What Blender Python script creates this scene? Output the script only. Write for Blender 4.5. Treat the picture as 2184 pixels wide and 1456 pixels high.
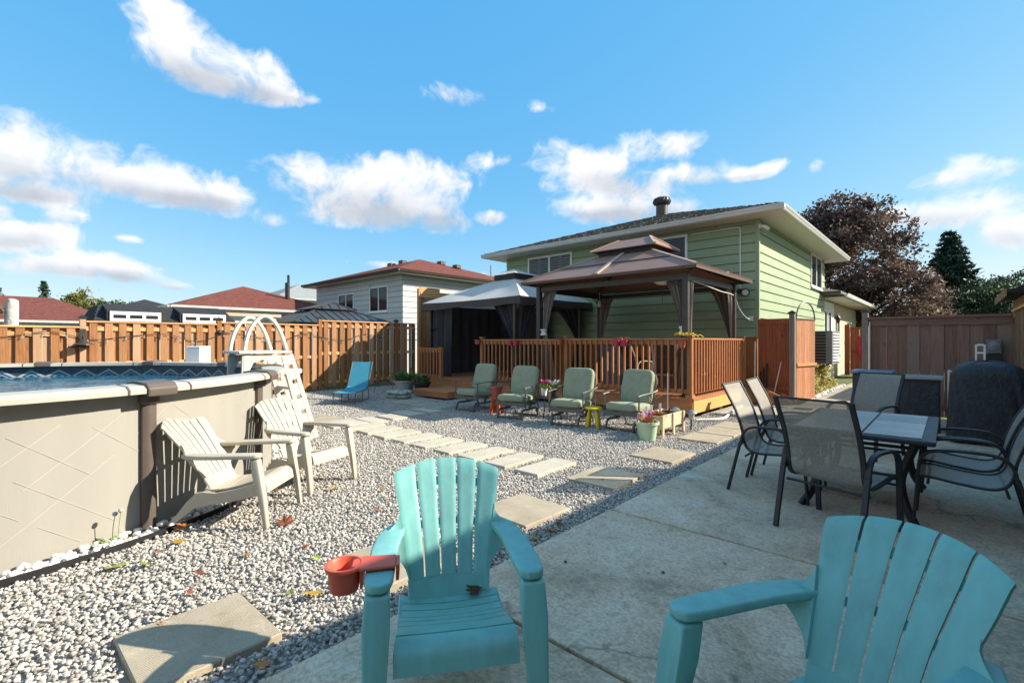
import bpy, bmesh, math, random
import numpy as np
from mathutils import Vector, Matrix, Quaternion
R = math.radians
pi = math.pi
sc = bpy.context.scene
for o in list(bpy.data.objects):
    bpy.data.objects.remove(o, do_unlink=True)
COL = sc.collection

# ---------------------------------------------------------------- camera
cam_d = bpy.data.cameras.new('camera')
cam_d.sensor_width = 36
cam_d.lens = 16.82
cam_d.clip_start = 0.05
cam_d.clip_end = 3000
cam = bpy.data.objects.new('camera', cam_d)
COL.objects.link(cam)
cam.location = (0, 0, 1.5)
cam.rotation_euler = (R(90), 0, R(42.5))
sc.camera = cam

# ---------------------------------------------------------------- sun, sky, exposure
SUN_DIR = Vector((1.20, 1.22, 1.0)).normalized()          # towards the sun
sun_d = bpy.data.lights.new('sun', 'SUN')
sun_d.energy = 4.1
sun_d.angle = R(0.53)
sun_d.color = (1.0, 0.91, 0.76)
sun = bpy.data.objects.new('sun', sun_d)
sun.rotation_euler = SUN_DIR.to_track_quat('Z', 'Y').to_euler()
sun.location = (20, 24, 20)
COL.objects.link(sun)
vs = sc.view_settings
vs.view_transform = 'Standard'
vs.look = 'None'
vs.exposure = 1.32
vs.gamma = 1.0
vs.use_curve_mapping = False
sc.cycles.max_bounces = 6
sc.cycles.diffuse_bounces = 4
sc.cycles.glossy_bounces = 3
sc.cycles.transmission_bounces = 6
sc.cycles.transparent_max_bounces = 10
sc.cycles.sample_clamp_indirect = 8
sc.cycles.caustics_reflective = False
sc.cycles.caustics_refractive = False

world = bpy.data.worlds.new('World')
sc.world = world
world.use_nodes = True
wn, wl = world.node_tree.nodes, world.node_tree.links
wn.clear()

def wnode(t, **kw):
    n = wn.new(t)
    for k, v in kw.items():
        setattr(n, k, v)
    return n

def wmath(op, a, b=None, c=None, clamp=False):
    n = wn.new('ShaderNodeMath')
    n.operation = op
    n.use_clamp = clamp
    for i, v in enumerate((a, b, c)):
        if v is None:
            continue
        if isinstance(v, (int, float)):
            n.inputs[i].default_value = v
        else:
            wl.new(v, n.inputs[i])
    return n.outputs[0]

wout = wnode('ShaderNodeOutputWorld')
wbg = wnode('ShaderNodeBackground')
wbg.inputs[1].default_value = 0.15
CLOUD_EMIT = 0.44
wsky = wnode('ShaderNodeTexSky', sky_type='NISHITA')
wsky.sun_disc = False
wsky.sun_elevation = math.asin(SUN_DIR.z)
wsky.sun_rotation = math.atan2(SUN_DIR.x, SUN_DIR.y)
wsky.altitude = 150
wsky.air_density = 1.0
wsky.dust_density = 0.25
wsky.ozone_density = 2.5
# the Nishita sky graded to the deep azure of the photograph: its own brightness picks the tone
wsep = wnode('ShaderNodeSeparateColor')
wl.new(wsky.outputs[0], wsep.inputs[0])
wfac = wmath('MULTIPLY', wsep.outputs[1], 0.1)
wrmp = wnode('ShaderNodeValToRGB')
wst = [(.13, (.085, .365, .765)), (.25, (.150, .455, .835)), (.45, (.325, .625, .900)), (.70, (.57, .775, .915)), (.90, (.68, .82, .92))]
while len(wrmp.color_ramp.elements) < len(wst):
    wrmp.color_ramp.elements.new(.5)
for e_, (p_, c_) in zip(wrmp.color_ramp.elements, wst):
    e_.position = p_
    e_.color = (*c_, 1)
wl.new(wfac, wrmp.inputs[0])
whs = wnode('ShaderNodeMix', data_type='RGBA', blend_type='MULTIPLY')
whs.inputs[0].default_value = 1.0
wl.new(wrmp.outputs[0], whs.inputs[6])
whs.inputs[7].default_value = (3.42, 3.28, 3.06, 1)
# cumulus clouds: (azimuth in degrees left of +Y, elevation, half width, half height, strength)
CLOUDS = [(79.6,29.1,2.7,0.9,0.9),(77.6,26.9,3.2,2.0,1.1),(73.9,25.8,4.5,1.7,1.1),(70.0,24.9,3.3,1.0,1),
    (66.4,24.8,1.4,0.4,0.5),(88.4,15.6,3.0,2.2,1.1),(82.0,16.1,6.3,2.8,1.1),(76.7,15.6,4.6,2.2,1.1),(87.0,12.9,3.4,1.5,1.1),(73.5,16.5,2.1,1.3,0.9),
    (64.0,18.3,4.9,2.3,1.1),
    (59.5,16.1,7.2,2.7,1.1),
    (51.5,17.4,5.5,2.5,1.1),
    (51.5,14.8,3.3,1.7,1),(48.5,27.0,3.3,1.2,0.75),(70.0,14.1,1.5,1.2,0.75),(72.6,17.8,1.3,0.7,0.6),(87.6,8.2,3.4,1.4,1.1),(89.2,10.6,0.9,0.9,0.9),(84.0,5.6,3.8,1.3,1.1),(80.7,5.1,2.4,1.2,1),(77.6,4.3,1.5,0.6,0.9),(85.1,10.8,1.5,0.9,0.7),(80.5,8.7,1.0,0.5,0.8),(45.7,14.1,1.6,0.7,0.8),
    (58.5,8.7,3.6,0.7,0.75),(32.6,20.1,5.2,2.0,0.85),(31.0,17.7,5.7,2.1,1.1),(37.6,22.2,3.3,1.4,0.6),(26.7,22.7,3.9,1.5,0.75),(28.8,20.8,2.1,1.7,0.6),(22.7,19.5,3.0,1.2,0.8),(18.3,18.6,4.2,0.7,0.85),(29.4,14.6,5.9,1.8,1.1),(34.2,14.1,3.3,1.3,0.8),(11.1,17.2,0.8,0.7,0.85),(39.8,26.7,1.4,0.7,0.6),(0.2,14.0,2.6,0.9,0.65),(0.5,11.3,3.4,1.5,0.95),(-3.5,9.4,1.4,1.4,1.1),(-2.7,5.8,1.7,0.6,0.6),(49.3,8.3,2.8,0.7,0.7),(42.1,20.1,3.4,1.2,0.5)]
rs = random.Random(5)
for k in range(125):                                        # extra clouds out of view, added to whiten and brighten the shade
    a = rs.uniform(-14, -255)
    e = 4 + 64 * rs.random() ** 1.2
    w = rs.uniform(4, 9)
    CLOUDS.append((a, e, w, w * .45, rs.uniform(.8, 1.05)))
wl.new(whs.outputs[2], wbg.inputs[0])
wl.new(wbg.outputs[0], wout.inputs[0])

# ---------------------------------------------------------------- materials
MATS = {}

def nt_new(name):
    m = bpy.data.materials.new(name)
    m.use_nodes = True
    n, l = m.node_tree.nodes, m.node_tree.links
    bs = n['Principled BSDF']
    MATS[name] = m
    return m, n, l, bs

def vec_in(n, l, stretch=(1, 1, 1), rnd=True, coord='Object'):
    tc = n.new('ShaderNodeTexCoord')
    mp = n.new('ShaderNodeMapping')
    mp.inputs['Scale'].default_value = stretch
    l.new(tc.outputs[coord], mp.inputs['Vector'])
    if rnd:
        oi = n.new('ShaderNodeObjectInfo')
        mu = n.new('ShaderNodeMath')
        mu.operation = 'MULTIPLY'
        mu.inputs[1].default_value = 61.7
        l.new(oi.outputs['Random'], mu.inputs[0])
        ad = n.new('ShaderNodeVectorMath')
        ad.operation = 'ADD'
        l.new(mp.outputs[0], ad.inputs[0])
        l.new(mu.outputs[0], ad.inputs[1])
        return ad.outputs[0]
    return mp.outputs[0]

def noise(n, l, v, scale, detail=4, rough=.55, dist=0):
    t = n.new('ShaderNodeTexNoise')
    t.inputs['Scale'].default_value = scale
    t.inputs['Detail'].default_value = detail
    t.inputs['Roughness'].default_value = rough
    t.inputs['Distortion'].default_value = dist
    l.new(v, t.inputs['Vector'])
    return t.outputs['Fac']

def rampn(n, l, f, stops):
    r = n.new('ShaderNodeValToRGB')
    el = r.color_ramp.elements
    while len(el) < len(stops):
        el.new(.5)
    for e, (p, c) in zip(el, stops):
        e.position = p
        e.color = (*c, 1)
    l.new(f, r.inputs[0])
    return r.outputs[0]

def mixc(n, l, fac, a, b, bt='MIX'):
    m = n.new('ShaderNodeMix')
    m.data_type = 'RGBA'
    m.blend_type = bt
    for i, v in ((0, fac), (6, a), (7, b)):
        if isinstance(v, (int, float)):
            m.inputs[i].default_value = v
        elif isinstance(v, tuple):
            m.inputs[i].default_value = (*v, 1)
        else:
            l.new(v, m.inputs[i])
    return m.outputs[2]

def objrand(n, l, lo, hi):
    oi = n.new('ShaderNodeObjectInfo')
    m = n.new('ShaderNodeMapRange')
    l.new(oi.outputs['Random'], m.inputs['Value'])
    m.inputs['To Min'].default_value = lo
    m.inputs['To Max'].default_value = hi
    return m.outputs[0]

def bump(n, l, bs, h, st=.3, dist=.01):
    b = n.new('ShaderNodeBump')
    b.inputs['Strength'].default_value = st
    b.inputs['Distance'].default_value = dist
    l.new(h, b.inputs['Height'])
    l.new(b.outputs[0], bs.inputs['Normal'])

def mat(name, col, rough=.6, var=.18, scale=6, st=.15, bscale=60, metal=0, col2=None, pv=0.0, spec=.4, stretch=(1, 1, 1), dist=.004, rnd=True, dirt=None, coat=0):
    m, n, l, bs = nt_new(name)
    v = vec_in(n, l, stretch, rnd)
    f = noise(n, l, v, scale, 6, .6)
    a = tuple(max(0, c * (1 - var)) for c in col)
    b = col2 or tuple(min(1, c * (1 + var)) for c in col)
    c = rampn(n, l, f, [(.3, a), (.7, b)])
    if dirt:
        f2 = noise(n, l, v, scale * .6, 9, .7)
        fm = rampn(n, l, f2, [(.52, (0, 0, 0)), (.72, (1, 1, 1))])
        c = mixc(n, l, fm, c, dirt)
    if pv:
        r = objrand(n, l, 1 - pv, 1 + pv)
        c = mixc(n, l, 1.0, c, r, 'MULTIPLY')
    l.new(c, bs.inputs['Base Color'])
    rr = n.new('ShaderNodeMapRange')
    l.new(f, rr.inputs['Value'])
    rr.inputs['To Min'].default_value = max(.03, rough - .1)
    rr.inputs['To Max'].default_value = min(1, rough + .1)
    l.new(rr.outputs[0], bs.inputs['Roughness'])
    bs.inputs['Metallic'].default_value = metal
    bs.inputs['Specular IOR Level'].default_value = spec
    if coat:
        bs.inputs['Coat Weight'].default_value = coat
    if st:
        bump(n, l, bs, noise(n, l, v, bscale, 5, .65), st, dist)
    return m

def wood(name, c1, c2, c3, axis='z', pv=.2, rough=.75, grey=None):
    """boards: long grain along one axis, knots, board to board difference of tone"""
    m, n, l, bs = nt_new(name)
    s = {'x': (.06, 1, 1), 'y': (1, .06, 1), 'z': (1, 1, .06)}[axis]
    v = vec_in(n, l, s)
    f = noise(n, l, v, 34, 6, .62, 1.2)
    c = rampn(n, l, f, [(.3, c1), (.5, c2), (.72, c3)])
    s2 = {'x': (.35, 1, 1), 'y': (1, .35, 1), 'z': (1, 1, .35)}[axis]
    v2 = vec_in(n, l, s2)
    vo = n.new('ShaderNodeTexVoronoi')
    vo.inputs['Scale'].default_value = 5.5
    l.new(v2, vo.inputs['Vector'])
    kn = rampn(n, l, vo.outputs['Distance'], [(.03, (1, 1, 1)), (.10, (0, 0, 0))])
    c = mixc(n, l, kn, c, tuple(x * .35 for x in c1))
    if grey:
        f3 = noise(n, l, v2, 2.2, 5, .6)
        g = rampn(n, l, f3, [(.30, (0, 0, 0)), (.62, (1, 1, 1))])
        oi = n.new('ShaderNodeObjectInfo')
        gm = n.new('ShaderNodeMath')
        gm.operation = 'MULTIPLY'
        gm.use_clamp = True
        l.new(g, gm.inputs[0])
        l.new(oi.outputs['Random'], gm.inputs[1])
        c = mixc(n, l, gm.outputs[0], c, grey)
    c = mixc(n, l, 1.0, c, objrand(n, l, 1 - pv, 1 + pv), 'MULTIPLY')
    l.new(c, bs.inputs['Base Color'])
    bs.inputs['Roughness'].default_value = rough
    bs.inputs['Specular IOR Level'].default_value = .25
    bump(n, l, bs, f, .35, .003)
    return m

wood('cedar', (.24, .092, .030), (.37, .158, .056), (.47, .24, .10), 'z', .30, grey=(.33, .235, .16))
wood('cedar_x', (.40, .17, .06), (.52, .27, .12), (.62, .36, .18), 'x', .12)
wood('cedar_y', (.42, .19, .07), (.58, .31, .14), (.66, .40, .21), 'y', .12)
wood('stain', (.28, .10, .037), (.39, .15, .058), (.48, .205, .09), 'z', .12)
wood('stain_x', (.30, .115, .045), (.42, .17, .07), (.50, .225, .10), 'x', .12)
wood('stain_y', (.30, .115, .045), (.42, .17, .07), (.50, .225, .10), 'y', .12)
wood('fascia_y', (.50, .27, .08), (.58, .33, .11), (.62, .38, .14), 'y', .05)
wood('gate_red', (.20, .055, .022), (.29, .085, .035), (.36, .12, .055), 'z', .14)
wood('leaf_gate', (.32, .12, .05), (.43, .19, .09), (.50, .25, .13), 'z', .16)
wood('dark_fence', (.15, .075, .052), (.225, .12, .086), (.29, .17, .125), 'z', .25, grey=(.22, .17, .135))
wood('dark_fence_x', (.15, .08, .06), (.22, .125, .095), (.28, .17, .13), 'x', .1)
wood('side_fence', (.16, .10, .055), (.24, .16, .09), (.32, .22, .13), 'z', .25)
wood('post_grey', (.16, .13, .10), (.22, .18, .14), (.28, .23, .18), 'z', .1)
wood('planter_wood', (.40, .30, .19), (.54, .42, .28), (.64, .52, .36), 'y', .1)

def concrete(name, c1, c2, c3, scale=1.3, st=.35, fine=90, rnd=True, lines=False, grain=.55):
    m, n, l, bs = nt_new(name)
    v = vec_in(n, l, (1, 1, 1), rnd)
    f = noise(n, l, v, scale, 10, .68, .6)
    c = rampn(n, l, f, [(.28, c1), (.5, c2), (.74, c3)])
    g = noise(n, l, v, fine, 4, .7)
    c = mixc(n, l, grain, c, rampn(n, l, g, [(.33, (.52, .52, .52)), (.6, (1.0, 1.0, 1.0))]), 'MULTIPLY')
    if grain > .6:
        g2 = noise(n, l, v, fine * .32, 6, .75)
        c = mixc(n, l, .7, c, rampn(n, l, g2, [(.32, (.58, .58, .58)), (.52, (1.0, 1.0, 1.0))]), 'MULTIPLY')
        vc = n.new('ShaderNodeTexVoronoi')
        vc.feature = 'DISTANCE_TO_EDGE'
        vc.inputs['Scale'].default_value = .20
        wv = n.new('ShaderNodeVectorMath')
        wv.operation = 'MULTIPLY_ADD'
        nn_ = n.new('ShaderNodeTexNoise')
        nn_.inputs['Scale'].default_value = 3
        nn_.inputs['Detail'].default_value = 6
        l.new(v, nn_.inputs['Vector'])
        l.new(nn_.outputs['Color'], wv.inputs[0])
        wv.inputs[1].default_value = (.5, .5, .5)
        l.new(v, wv.inputs[2])
        l.new(wv.outputs[0], vc.inputs['Vector'])
        ck_ = rampn(n, l, vc.outputs['Distance'], [(.0, (.5, .5, .5)), (.0016, (0, 0, 0))])
        c = mixc(n, l, ck_, c, (.07, .055, .04))
    f4 = noise(n, l, v, scale * 4.2, 8, .72)
    c = mixc(n, l, rampn(n, l, f4, [(.58, (0, 0, 0)), (.75, (.5, .5, .5))]), c, tuple(x * .45 for x in c1))
    f5 = noise(n, l, v, scale * 2.1, 9, .7, 1.2)
    c = mixc(n, l, rampn(n, l, f5, [(.56, (0, 0, 0)), (.70, (.55, .55, .55))]), c, tuple(min(.8, x * 1.25) for x in c3))
    sv = vec_in(n, l, (1, .25, 1), rnd)
    f6 = noise(n, l, sv, scale * 16, 6, .75, 2.0)
    c = mixc(n, l, rampn(n, l, f6, [(.60, (0, 0, 0)), (.72, (.4, .4, .4))]), c, tuple(x * .5 for x in c1))
    l.new(c, bs.inputs['Base Color'])
    bs.inputs['Roughness'].default_value = .85
    bs.inputs['Specular IOR Level'].default_value = .3
    if lines:
        w = n.new('ShaderNodeTexWave')
        w.inputs['Scale'].default_value = 22
        w.inputs['Distortion'].default_value = 2.5
        l.new(v, w.inputs['Vector'])
        ad = n.new('ShaderNodeMath')
        ad.operation = 'ADD'
        l.new(w.outputs['Fac'], ad.inputs[0])
        l.new(g, ad.inputs[1])
        bump(n, l, bs, ad.outputs[0], st, .004)
    else:
        ad = n.new('ShaderNodeMath')
        ad.operation = 'ADD'
        l.new(f4, ad.inputs[0])
        l.new(g, ad.inputs[1])
        bump(n, l, bs, ad.outputs[0], st, .006)
    return m

concrete('concrete', (.40, .285, .18), (.78, .595, .415), (.90, .745, .565), .9, 1.0, 46, grain=.8)
concrete('paver', (.32, .26, .18), (.41, .345, .25), (.49, .42, .315), 2.5, .45, 130, lines=True)
concrete('step_stone', (.44, .395, .31), (.52, .47, .375), (.58, .53, .43), 2.5, .25, 120)
concrete('flag', (.30, .26, .20), (.40, .35, .28), (.46, .41, .33), 2.0, .3, 110)
concrete('soil_ground', (.34, .315, .28), (.44, .41, .365), (.52, .485, .435), 3, .8, 55, rnd=False)
concrete('grass_ground', (.05, .07, .02), (.08, .11, .03), (.13, .14, .05), .5, .5, 30, rnd=False)
concrete('foundation', (.28, .11, .032), (.33, .135, .042), (.37, .155, .05), 1.5, .2, 90)
concrete('brick_beige', (.42, .36, .27), (.52, .45, .34), (.58, .52, .41), 6, .3, 60)

# crushed stone: every stone its own tone
m, n, l, bs = nt_new('stone')
oi = n.new('ShaderNodeObjectInfo')
c = rampn(n, l, oi.outputs['Random'], [(0, (.20, .185, .165)), (.12, (.39, .365, .33)), (.4, (.48, .45, .405)), (.62, (.55, .515, .465)), (.86, (.63, .595, .54)), (.9, (.52, .39, .32)), (.95, (.30, .28, .255)), (1, (.64, .59, .52))])
v = vec_in(n, l, (1, 1, 1), True)
f = noise(n, l, v, 40, 5, .6)
c = mixc(n, l, .6, c, rampn(n, l, f, [(.3, (.6, .6, .6)), (.7, (1, 1, 1))]), 'MULTIPLY')
l.new(c, bs.inputs['Base Color'])
bs.inputs['Roughness'].default_value = .8
bs.inputs['Specular IOR Level'].default_value = .3
bump(n, l, bs, f, .3, .003)
mat('white_pebble', (.72, .70, .66), .6, .12, 20, .2, 60, pv=.12)

def plastic(name, col, rough, var=.08, dirt=None, st=.08, sc_=4):
    return mat(name, col, rough, var, sc_, st, 180, dirt=dirt, dist=.0015, spec=.45)

mat('teal', (.185, .45, .42), .5, .10, 16, .3, 70, dirt=(.17, .36, .335), dist=.0015, spec=.45, stretch=(1, 1, .16))
plastic('ivory', (.46, .41, .325), .42, .06, (.41, .36, .28), .1, 6)
plastic('ladder_white', (.60, .555, .475), .4, .05)
plastic('coral', (.62, .10, .055), .45, .10)
plastic('yellow', (.68, .50, .015), .4, .06)
plastic('orange', (.60, .10, .02), .4, .08)
plastic('terracotta', (.42, .085, .05), .5, .1)
plastic('raspberry', (.48, .04, .09), .45, .1)
plastic('white_plastic', (.74, .74, .72), .4, .05)
plastic('black_plastic', (.018, .018, .02), .45, .2)
plastic('mint', (.46, .60, .40), .45, .07)
mat('pool_wall', (.30, .285, .25), .55, .05, 3, .25, 160, stretch=(1, 1, .12), dirt=(.285, .263, .225))
mat('pool_print', (.43, .40, .34), .5, .04, 3, .05)
mat('pool_post', (.105, .082, .07), .42, .1, 5, .1, 120)
mat('pool_rail', (.42, .395, .335), .4, .05, 4, .06, 120, dirt=(.39, .36, .295))
mat('alu', (.42, .42, .41), .35, .1, 4, .05, metal=.7)
mat('black_metal', (.022, .022, .026), .42, .2, 8, .1, 140)
mat('bronze_metal', (.045, .038, .032), .4, .2, 8, .1, 140)
mat('pewter', (.095, .095, .082), .45, .2, 8, .15, 120)
mat('white_paint', (.72, .72, .70), .5, .05, 3, .05)
mat('trim', (.60, .60, .58), .45, .06, 3, .05)
mat('soffit', (.56, .55, .50), .55, .05, 3, .05)
mat('siding', (.275, .345, .205), .62, .06, 2.2, .25, 130, pv=.045, dirt=(.25, .31, .185))
mat('siding_grey', (.47, .47, .46), .65, .05, 2, .2, 130, pv=.05)
mat('metal_brown', (.30, .165, .115), .5, .08, 3, .1, 120)
mat('metal_brown_dark', (.085, .055, .045), .5, .1, 3, .1, 120)
mat('cap_trim', (.50, .35, .27), .45, .08, 3, .05)
mat('metal_black_roof', (.045, .05, .055), .4, .15, 3, .1, 60)
mat('canopy', (.80, .77, .73), .85, .05, 4, .25, 200)
def through(name, k):
    mm = MATS[name]
    n_, l_ = mm.node_tree.nodes, mm.node_tree.links
    b_ = n_['Principled BSDF']
    tl_ = n_.new('ShaderNodeBsdfTranslucent')
    l_.new(b_.inputs['Base Color'].links[0].from_socket, tl_.inputs[0])
    mx_ = n_.new('ShaderNodeMixShader')
    mx_.inputs[0].default_value = k
    l_.new(b_.outputs[0], mx_.inputs[1])
    l_.new(tl_.outputs[0], mx_.inputs[2])
    l_.new(mx_.outputs[0], n_['Material Output'].inputs[0])
through('canopy', .45)
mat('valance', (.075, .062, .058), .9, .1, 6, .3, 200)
mat('curtain', (.235, .19, .16), .9, .14, 8, .35, 200)
mat('curtain_dark', (.055, .05, .052), .9, .15, 6, .3, 200)
mat('cushion', (.27, .295, .20), .92, .08, 9, .4, 260, dist=.002)
mat('sling_blue', (.05, .26, .36), .7, .06, 8, .3, 300)
mat('bbq_cover', (.030, .032, .038), .5, .35, 5, .8, 14, dist=.03)
mat('window_dark', (.025, .03, .035), .1, .2, 2, 0)
mat('shutter_paint', (.60, .61, .62), .5, .04, 3, .05)
mat('soil', (.03, .02, .014), .95, .3, 20, .8, 50, dist=.01)
mat('rope', (.62, .45, .04), .8, .2, 30, .4, 120)
mat('grey_vinyl', (.16, .17, .18), .55, .15, 5, .1)
mat('counter_top', (.30, .31, .31), .4, .12, 6, .1)
mat('blue_lid', (.13, .24, .34), .35, .1, 5, .05)
mat('bark', (.10, .075, .055), .95, .35, 12, .9, 30, dist=.02)
mat('birch', (.52, .48, .42), .9, .3, 7, .8, 18, col2=(.60, .56, .50), dirt=(.07, .055, .045), dist=.02)
mat('dry_leaf', (.30, .115, .03), .8, .35, 25, .4, 60, pv=.4)
mat('dry_leaf_red', (.20, .055, .022), .8, .35, 25, .4, 60, pv=.3)
mat('yellow_leaf', (.42, .26, .035), .75, .3, 25, .4, 60, pv=.3)
mat('green_leaf', (.20, .24, .045), .7, .3, 25, .4, 60, pv=.3)
mat('brown_leaf', (.075, .042, .022), .85, .35, 25, .5, 60)
mat('plant_green', (.07, .13, .035), .6, .3, 10, .2, 60, pv=.3)
mat('plant_lime', (.19, .29, .05), .6, .3, 10, .2, 60)
mat('plant_yellow', (.42, .33, .045), .6, .3, 10, .2, 60)
mat('blossom_pink', (.55, .06, .25), .6, .2, 30, .1)
mat('blossom_white', (.72, .70, .55), .6, .1, 30, .1)
mat('dead_plant', (.42, .20, .07), .9, .35, 30, .4)
mat('bag_green', (.09, .17, .05), .5, .3, 9, .3, 20, col2=(.55, .57, .52))
mat('pvc', (.66, .66, .62), .45, .05, 3, .05)
mat('steel_tool', (.30, .30, .29), .4, .2, 8, .1, metal=.6)
mat('dial', (.68, .66, .58), .5, .05, 3, 0)
mat('hose', (.02, .025, .022), .6, .3, 10, .2)
mat('red_cloth', (.42, .02, .035), .7, .15, 8, .3)
mat('towel', (.10, .11, .12), .95, .2, 8, .4, 200)
mat('cord_white', (.55, .54, .50), .6, .1, 9, .1)
mat('tub_grey', (.40, .39, .36), .6, .1, 5, .1)
mat('stucco_white', (.70, .69, .66), .7, .05, 4, .2)

def shingle(name, c1, c2, c3, s=3.2, axis='XY'):
    m, n, l, bs = nt_new(name)
    tc = n.new('ShaderNodeTexCoord')
    br = n.new('ShaderNodeTexBrick')
    br.inputs['Scale'].default_value = s
    br.inputs['Mortar Size'].default_value = .012
    br.inputs['Brick Width'].default_value = .5
    br.inputs['Row Height'].default_value = .28
    br.inputs['Color1'].default_value = (*c1, 1)
    br.inputs['Color2'].default_value = (*c3, 1)
    br.inputs['Mortar'].default_value = (*[x * .35 for x in c1], 1)
    l.new(tc.outputs['UV'], br.inputs['Vector'])
    v = vec_in(n, l, (1, 1, 1), True)
    f = noise(n, l, v, 7, 8, .7)
    c = mixc(n, l, .5, br.outputs['Color'], rampn(n, l, f, [(.35, c1), (.5, c2), (.65, c3)]))
    l.new(c, bs.inputs['Base Color'])
    bs.inputs['Roughness'].default_value = .95
    bs.inputs['Specular IOR Level'].default_value = .15
    ad = n.new('ShaderNodeMath')
    ad.operation = 'SUBTRACT'
    l.new(noise(n, l, v, 60, 4, .7), ad.inputs[0])
    l.new(br.outputs['Fac'], ad.inputs[1])
    bump(n, l, bs, ad.outputs[0], .8, .02)
    return m

shingle('shingle_grey', (.10, .085, .075), (.19, .165, .145), (.30, .27, .235))
shingle('shingle_red', (.12, .038, .030), (.175, .058, .045), (.23, .085, .066))
shingle('shingle_black', (.028, .029, .033), (.042, .044, .05), (.06, .062, .07))
shingle('shingle_pale', (.22, .24, .24), (.30, .32, .32), (.36, .38, .38))

def foliage(name, c1, c2, c3, tr=.25, sc_=.7):
    m, n, l, bs = nt_new(name)
    at = n.new('ShaderNodeAttribute')
    at.attribute_name = 'tone'
    v = vec_in(n, l, (1, 1, 1), True)
    f = noise(n, l, v, sc_, 3, .6)
    ad = n.new('ShaderNodeMath')
    ad.operation = 'MULTIPLY_ADD'
    l.new(at.outputs['Fac'], ad.inputs[0])
    ad.inputs[1].default_value = .55
    l.new(f, ad.inputs[2])
    c = rampn(n, l, ad.outputs[0], [(.45, c1), (.75, c2), (1.0, c3)])
    l.new(c, bs.inputs['Base Color'])
    bs.inputs['Roughness'].default_value = .6
    bs.inputs['Specular IOR Level'].default_value = .3
    tl = n.new('ShaderNodeBsdfTranslucent')
    l.new(c, tl.inputs[0])
    mx = n.new('ShaderNodeMixShader')
    mx.inputs[0].default_value = tr
    l.new(bs.outputs[0], mx.inputs[1])
    l.new(tl.outputs[0], mx.inputs[2])
    l.new(mx.outputs[0], n['Material Output'].inputs[0])
    return m

foliage('leaf_purple', (.070, .042, .042), (.125, .082, .074), (.23, .155, .11), .3, .35)
foliage('leaf_green', (.028, .05, .014), (.06, .10, .025), (.16, .17, .04))
foliage('leaf_spruce', (.016, .038, .026), (.032, .066, .042), (.06, .10, .062), .1)
foliage('leaf_hedge', (.018, .036, .014), (.036, .066, .026), (.075, .11, .045), .2)
foliage('leaf_yellow', (.20, .19, .04), (.42, .36, .09), (.62, .56, .26), .3, 2.0)
foliage('leaf_autumn', (.05, .07, .02), (.13, .14, .03), (.28, .23, .05))

# sling mesh: open weave, light comes through the holes
def sling(name, col, holes):
    m, n, l, bs = nt_new(name)
    tc = n.new('ShaderNodeTexCoord')
    ck = n.new('ShaderNodeTexChecker')
    ck.inputs['Scale'].default_value = 260
    l.new(tc.outputs['UV'], ck.inputs['Vector'])
    v = vec_in(n, l, (1, 1, 1), True)
    f = noise(n, l, v, 120, 2, .5)
    c = rampn(n, l, f, [(.3, tuple(x * .7 for x in col)), (.7, tuple(x * 1.2 for x in col))])
    l.new(c, bs.inputs['Base Color'])
    bs.inputs['Roughness'].default_value = .7
    tp = n.new('ShaderNodeBsdfTransparent')
    mx = n.new('ShaderNodeMixShader')
    mp = n.new('ShaderNodeMapRange')
    l.new(ck.outputs['Fac'], mp.inputs['Value'])
    mp.inputs['To Min'].default_value = 0.0
    mp.inputs['To Max'].default_value = holes * 2
    l.new(mp.outputs[0], mx.inputs[0])
    l.new(bs.outputs[0], mx.inputs[1])
    l.new(tp.outputs[0], mx.inputs[2])
    l.new(mx.outputs[0], n['Material Output'].inputs[0])
    return m

sling('sling_mesh', (.27, .255, .22), .20)
sling('net', (.03, .03, .033), .12)

def glass(name, tint, rough=.03, clear=.5):
    m, n, l, bs = nt_new(name)
    bs.inputs['Base Color'].default_value = (*tint, 1)
    bs.inputs['Roughness'].default_value = rough
    bs.inputs['Specular IOR Level'].default_value = .8
    tp = n.new('ShaderNodeBsdfTransparent')
    tp.inputs[0].default_value = (.85, .9, .9, 1)
    mx = n.new('ShaderNodeMixShader')
    mx.inputs[0].default_value = clear
    l.new(bs.outputs[0], mx.inputs[1])
    l.new(tp.outputs[0], mx.inputs[2])
    l.new(mx.outputs[0], n['Material Output'].inputs[0])
    return m

glass('glass', (.03, .035, .04), .04, .72)
glass('glass_clear', (.5, .5, .5), .05, .7)

m, n, l, bs = nt_new('lens')
bs.inputs['Base Color'].default_value = (.62, .60, .52, 1)
bs.inputs['Roughness'].default_value = .15

m, n, l, bs = nt_new('tile')          # table top tiles: glossy grey ceramic
v = vec_in(n, l)
f = noise(n, l, v, 9, 6, .65)
l.new(mixc(n, l, 1.0, rampn(n, l, f, [(.3, (.42, .42, .40)), (.7, (.56, .55, .52))]), objrand(n, l, .8, 1.25), 'MULTIPLY'), bs.inputs['Base Color'])
bs.inputs['Roughness'].default_value = .28
bump(n, l, bs, f, .05, .002)

m, n, l, bs = nt_new('water')
v = vec_in(n, l, (1, 1, 1), False)
f = noise(n, l, v, 5.5, 4, .55, .6)
bs.inputs['Base Color'].default_value = (.012, .09, .15, 1)
bs.inputs['Roughness'].default_value = .06
bs.inputs['IOR'].default_value = 1.33
bump(n, l, bs, f, .55, .05)

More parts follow.
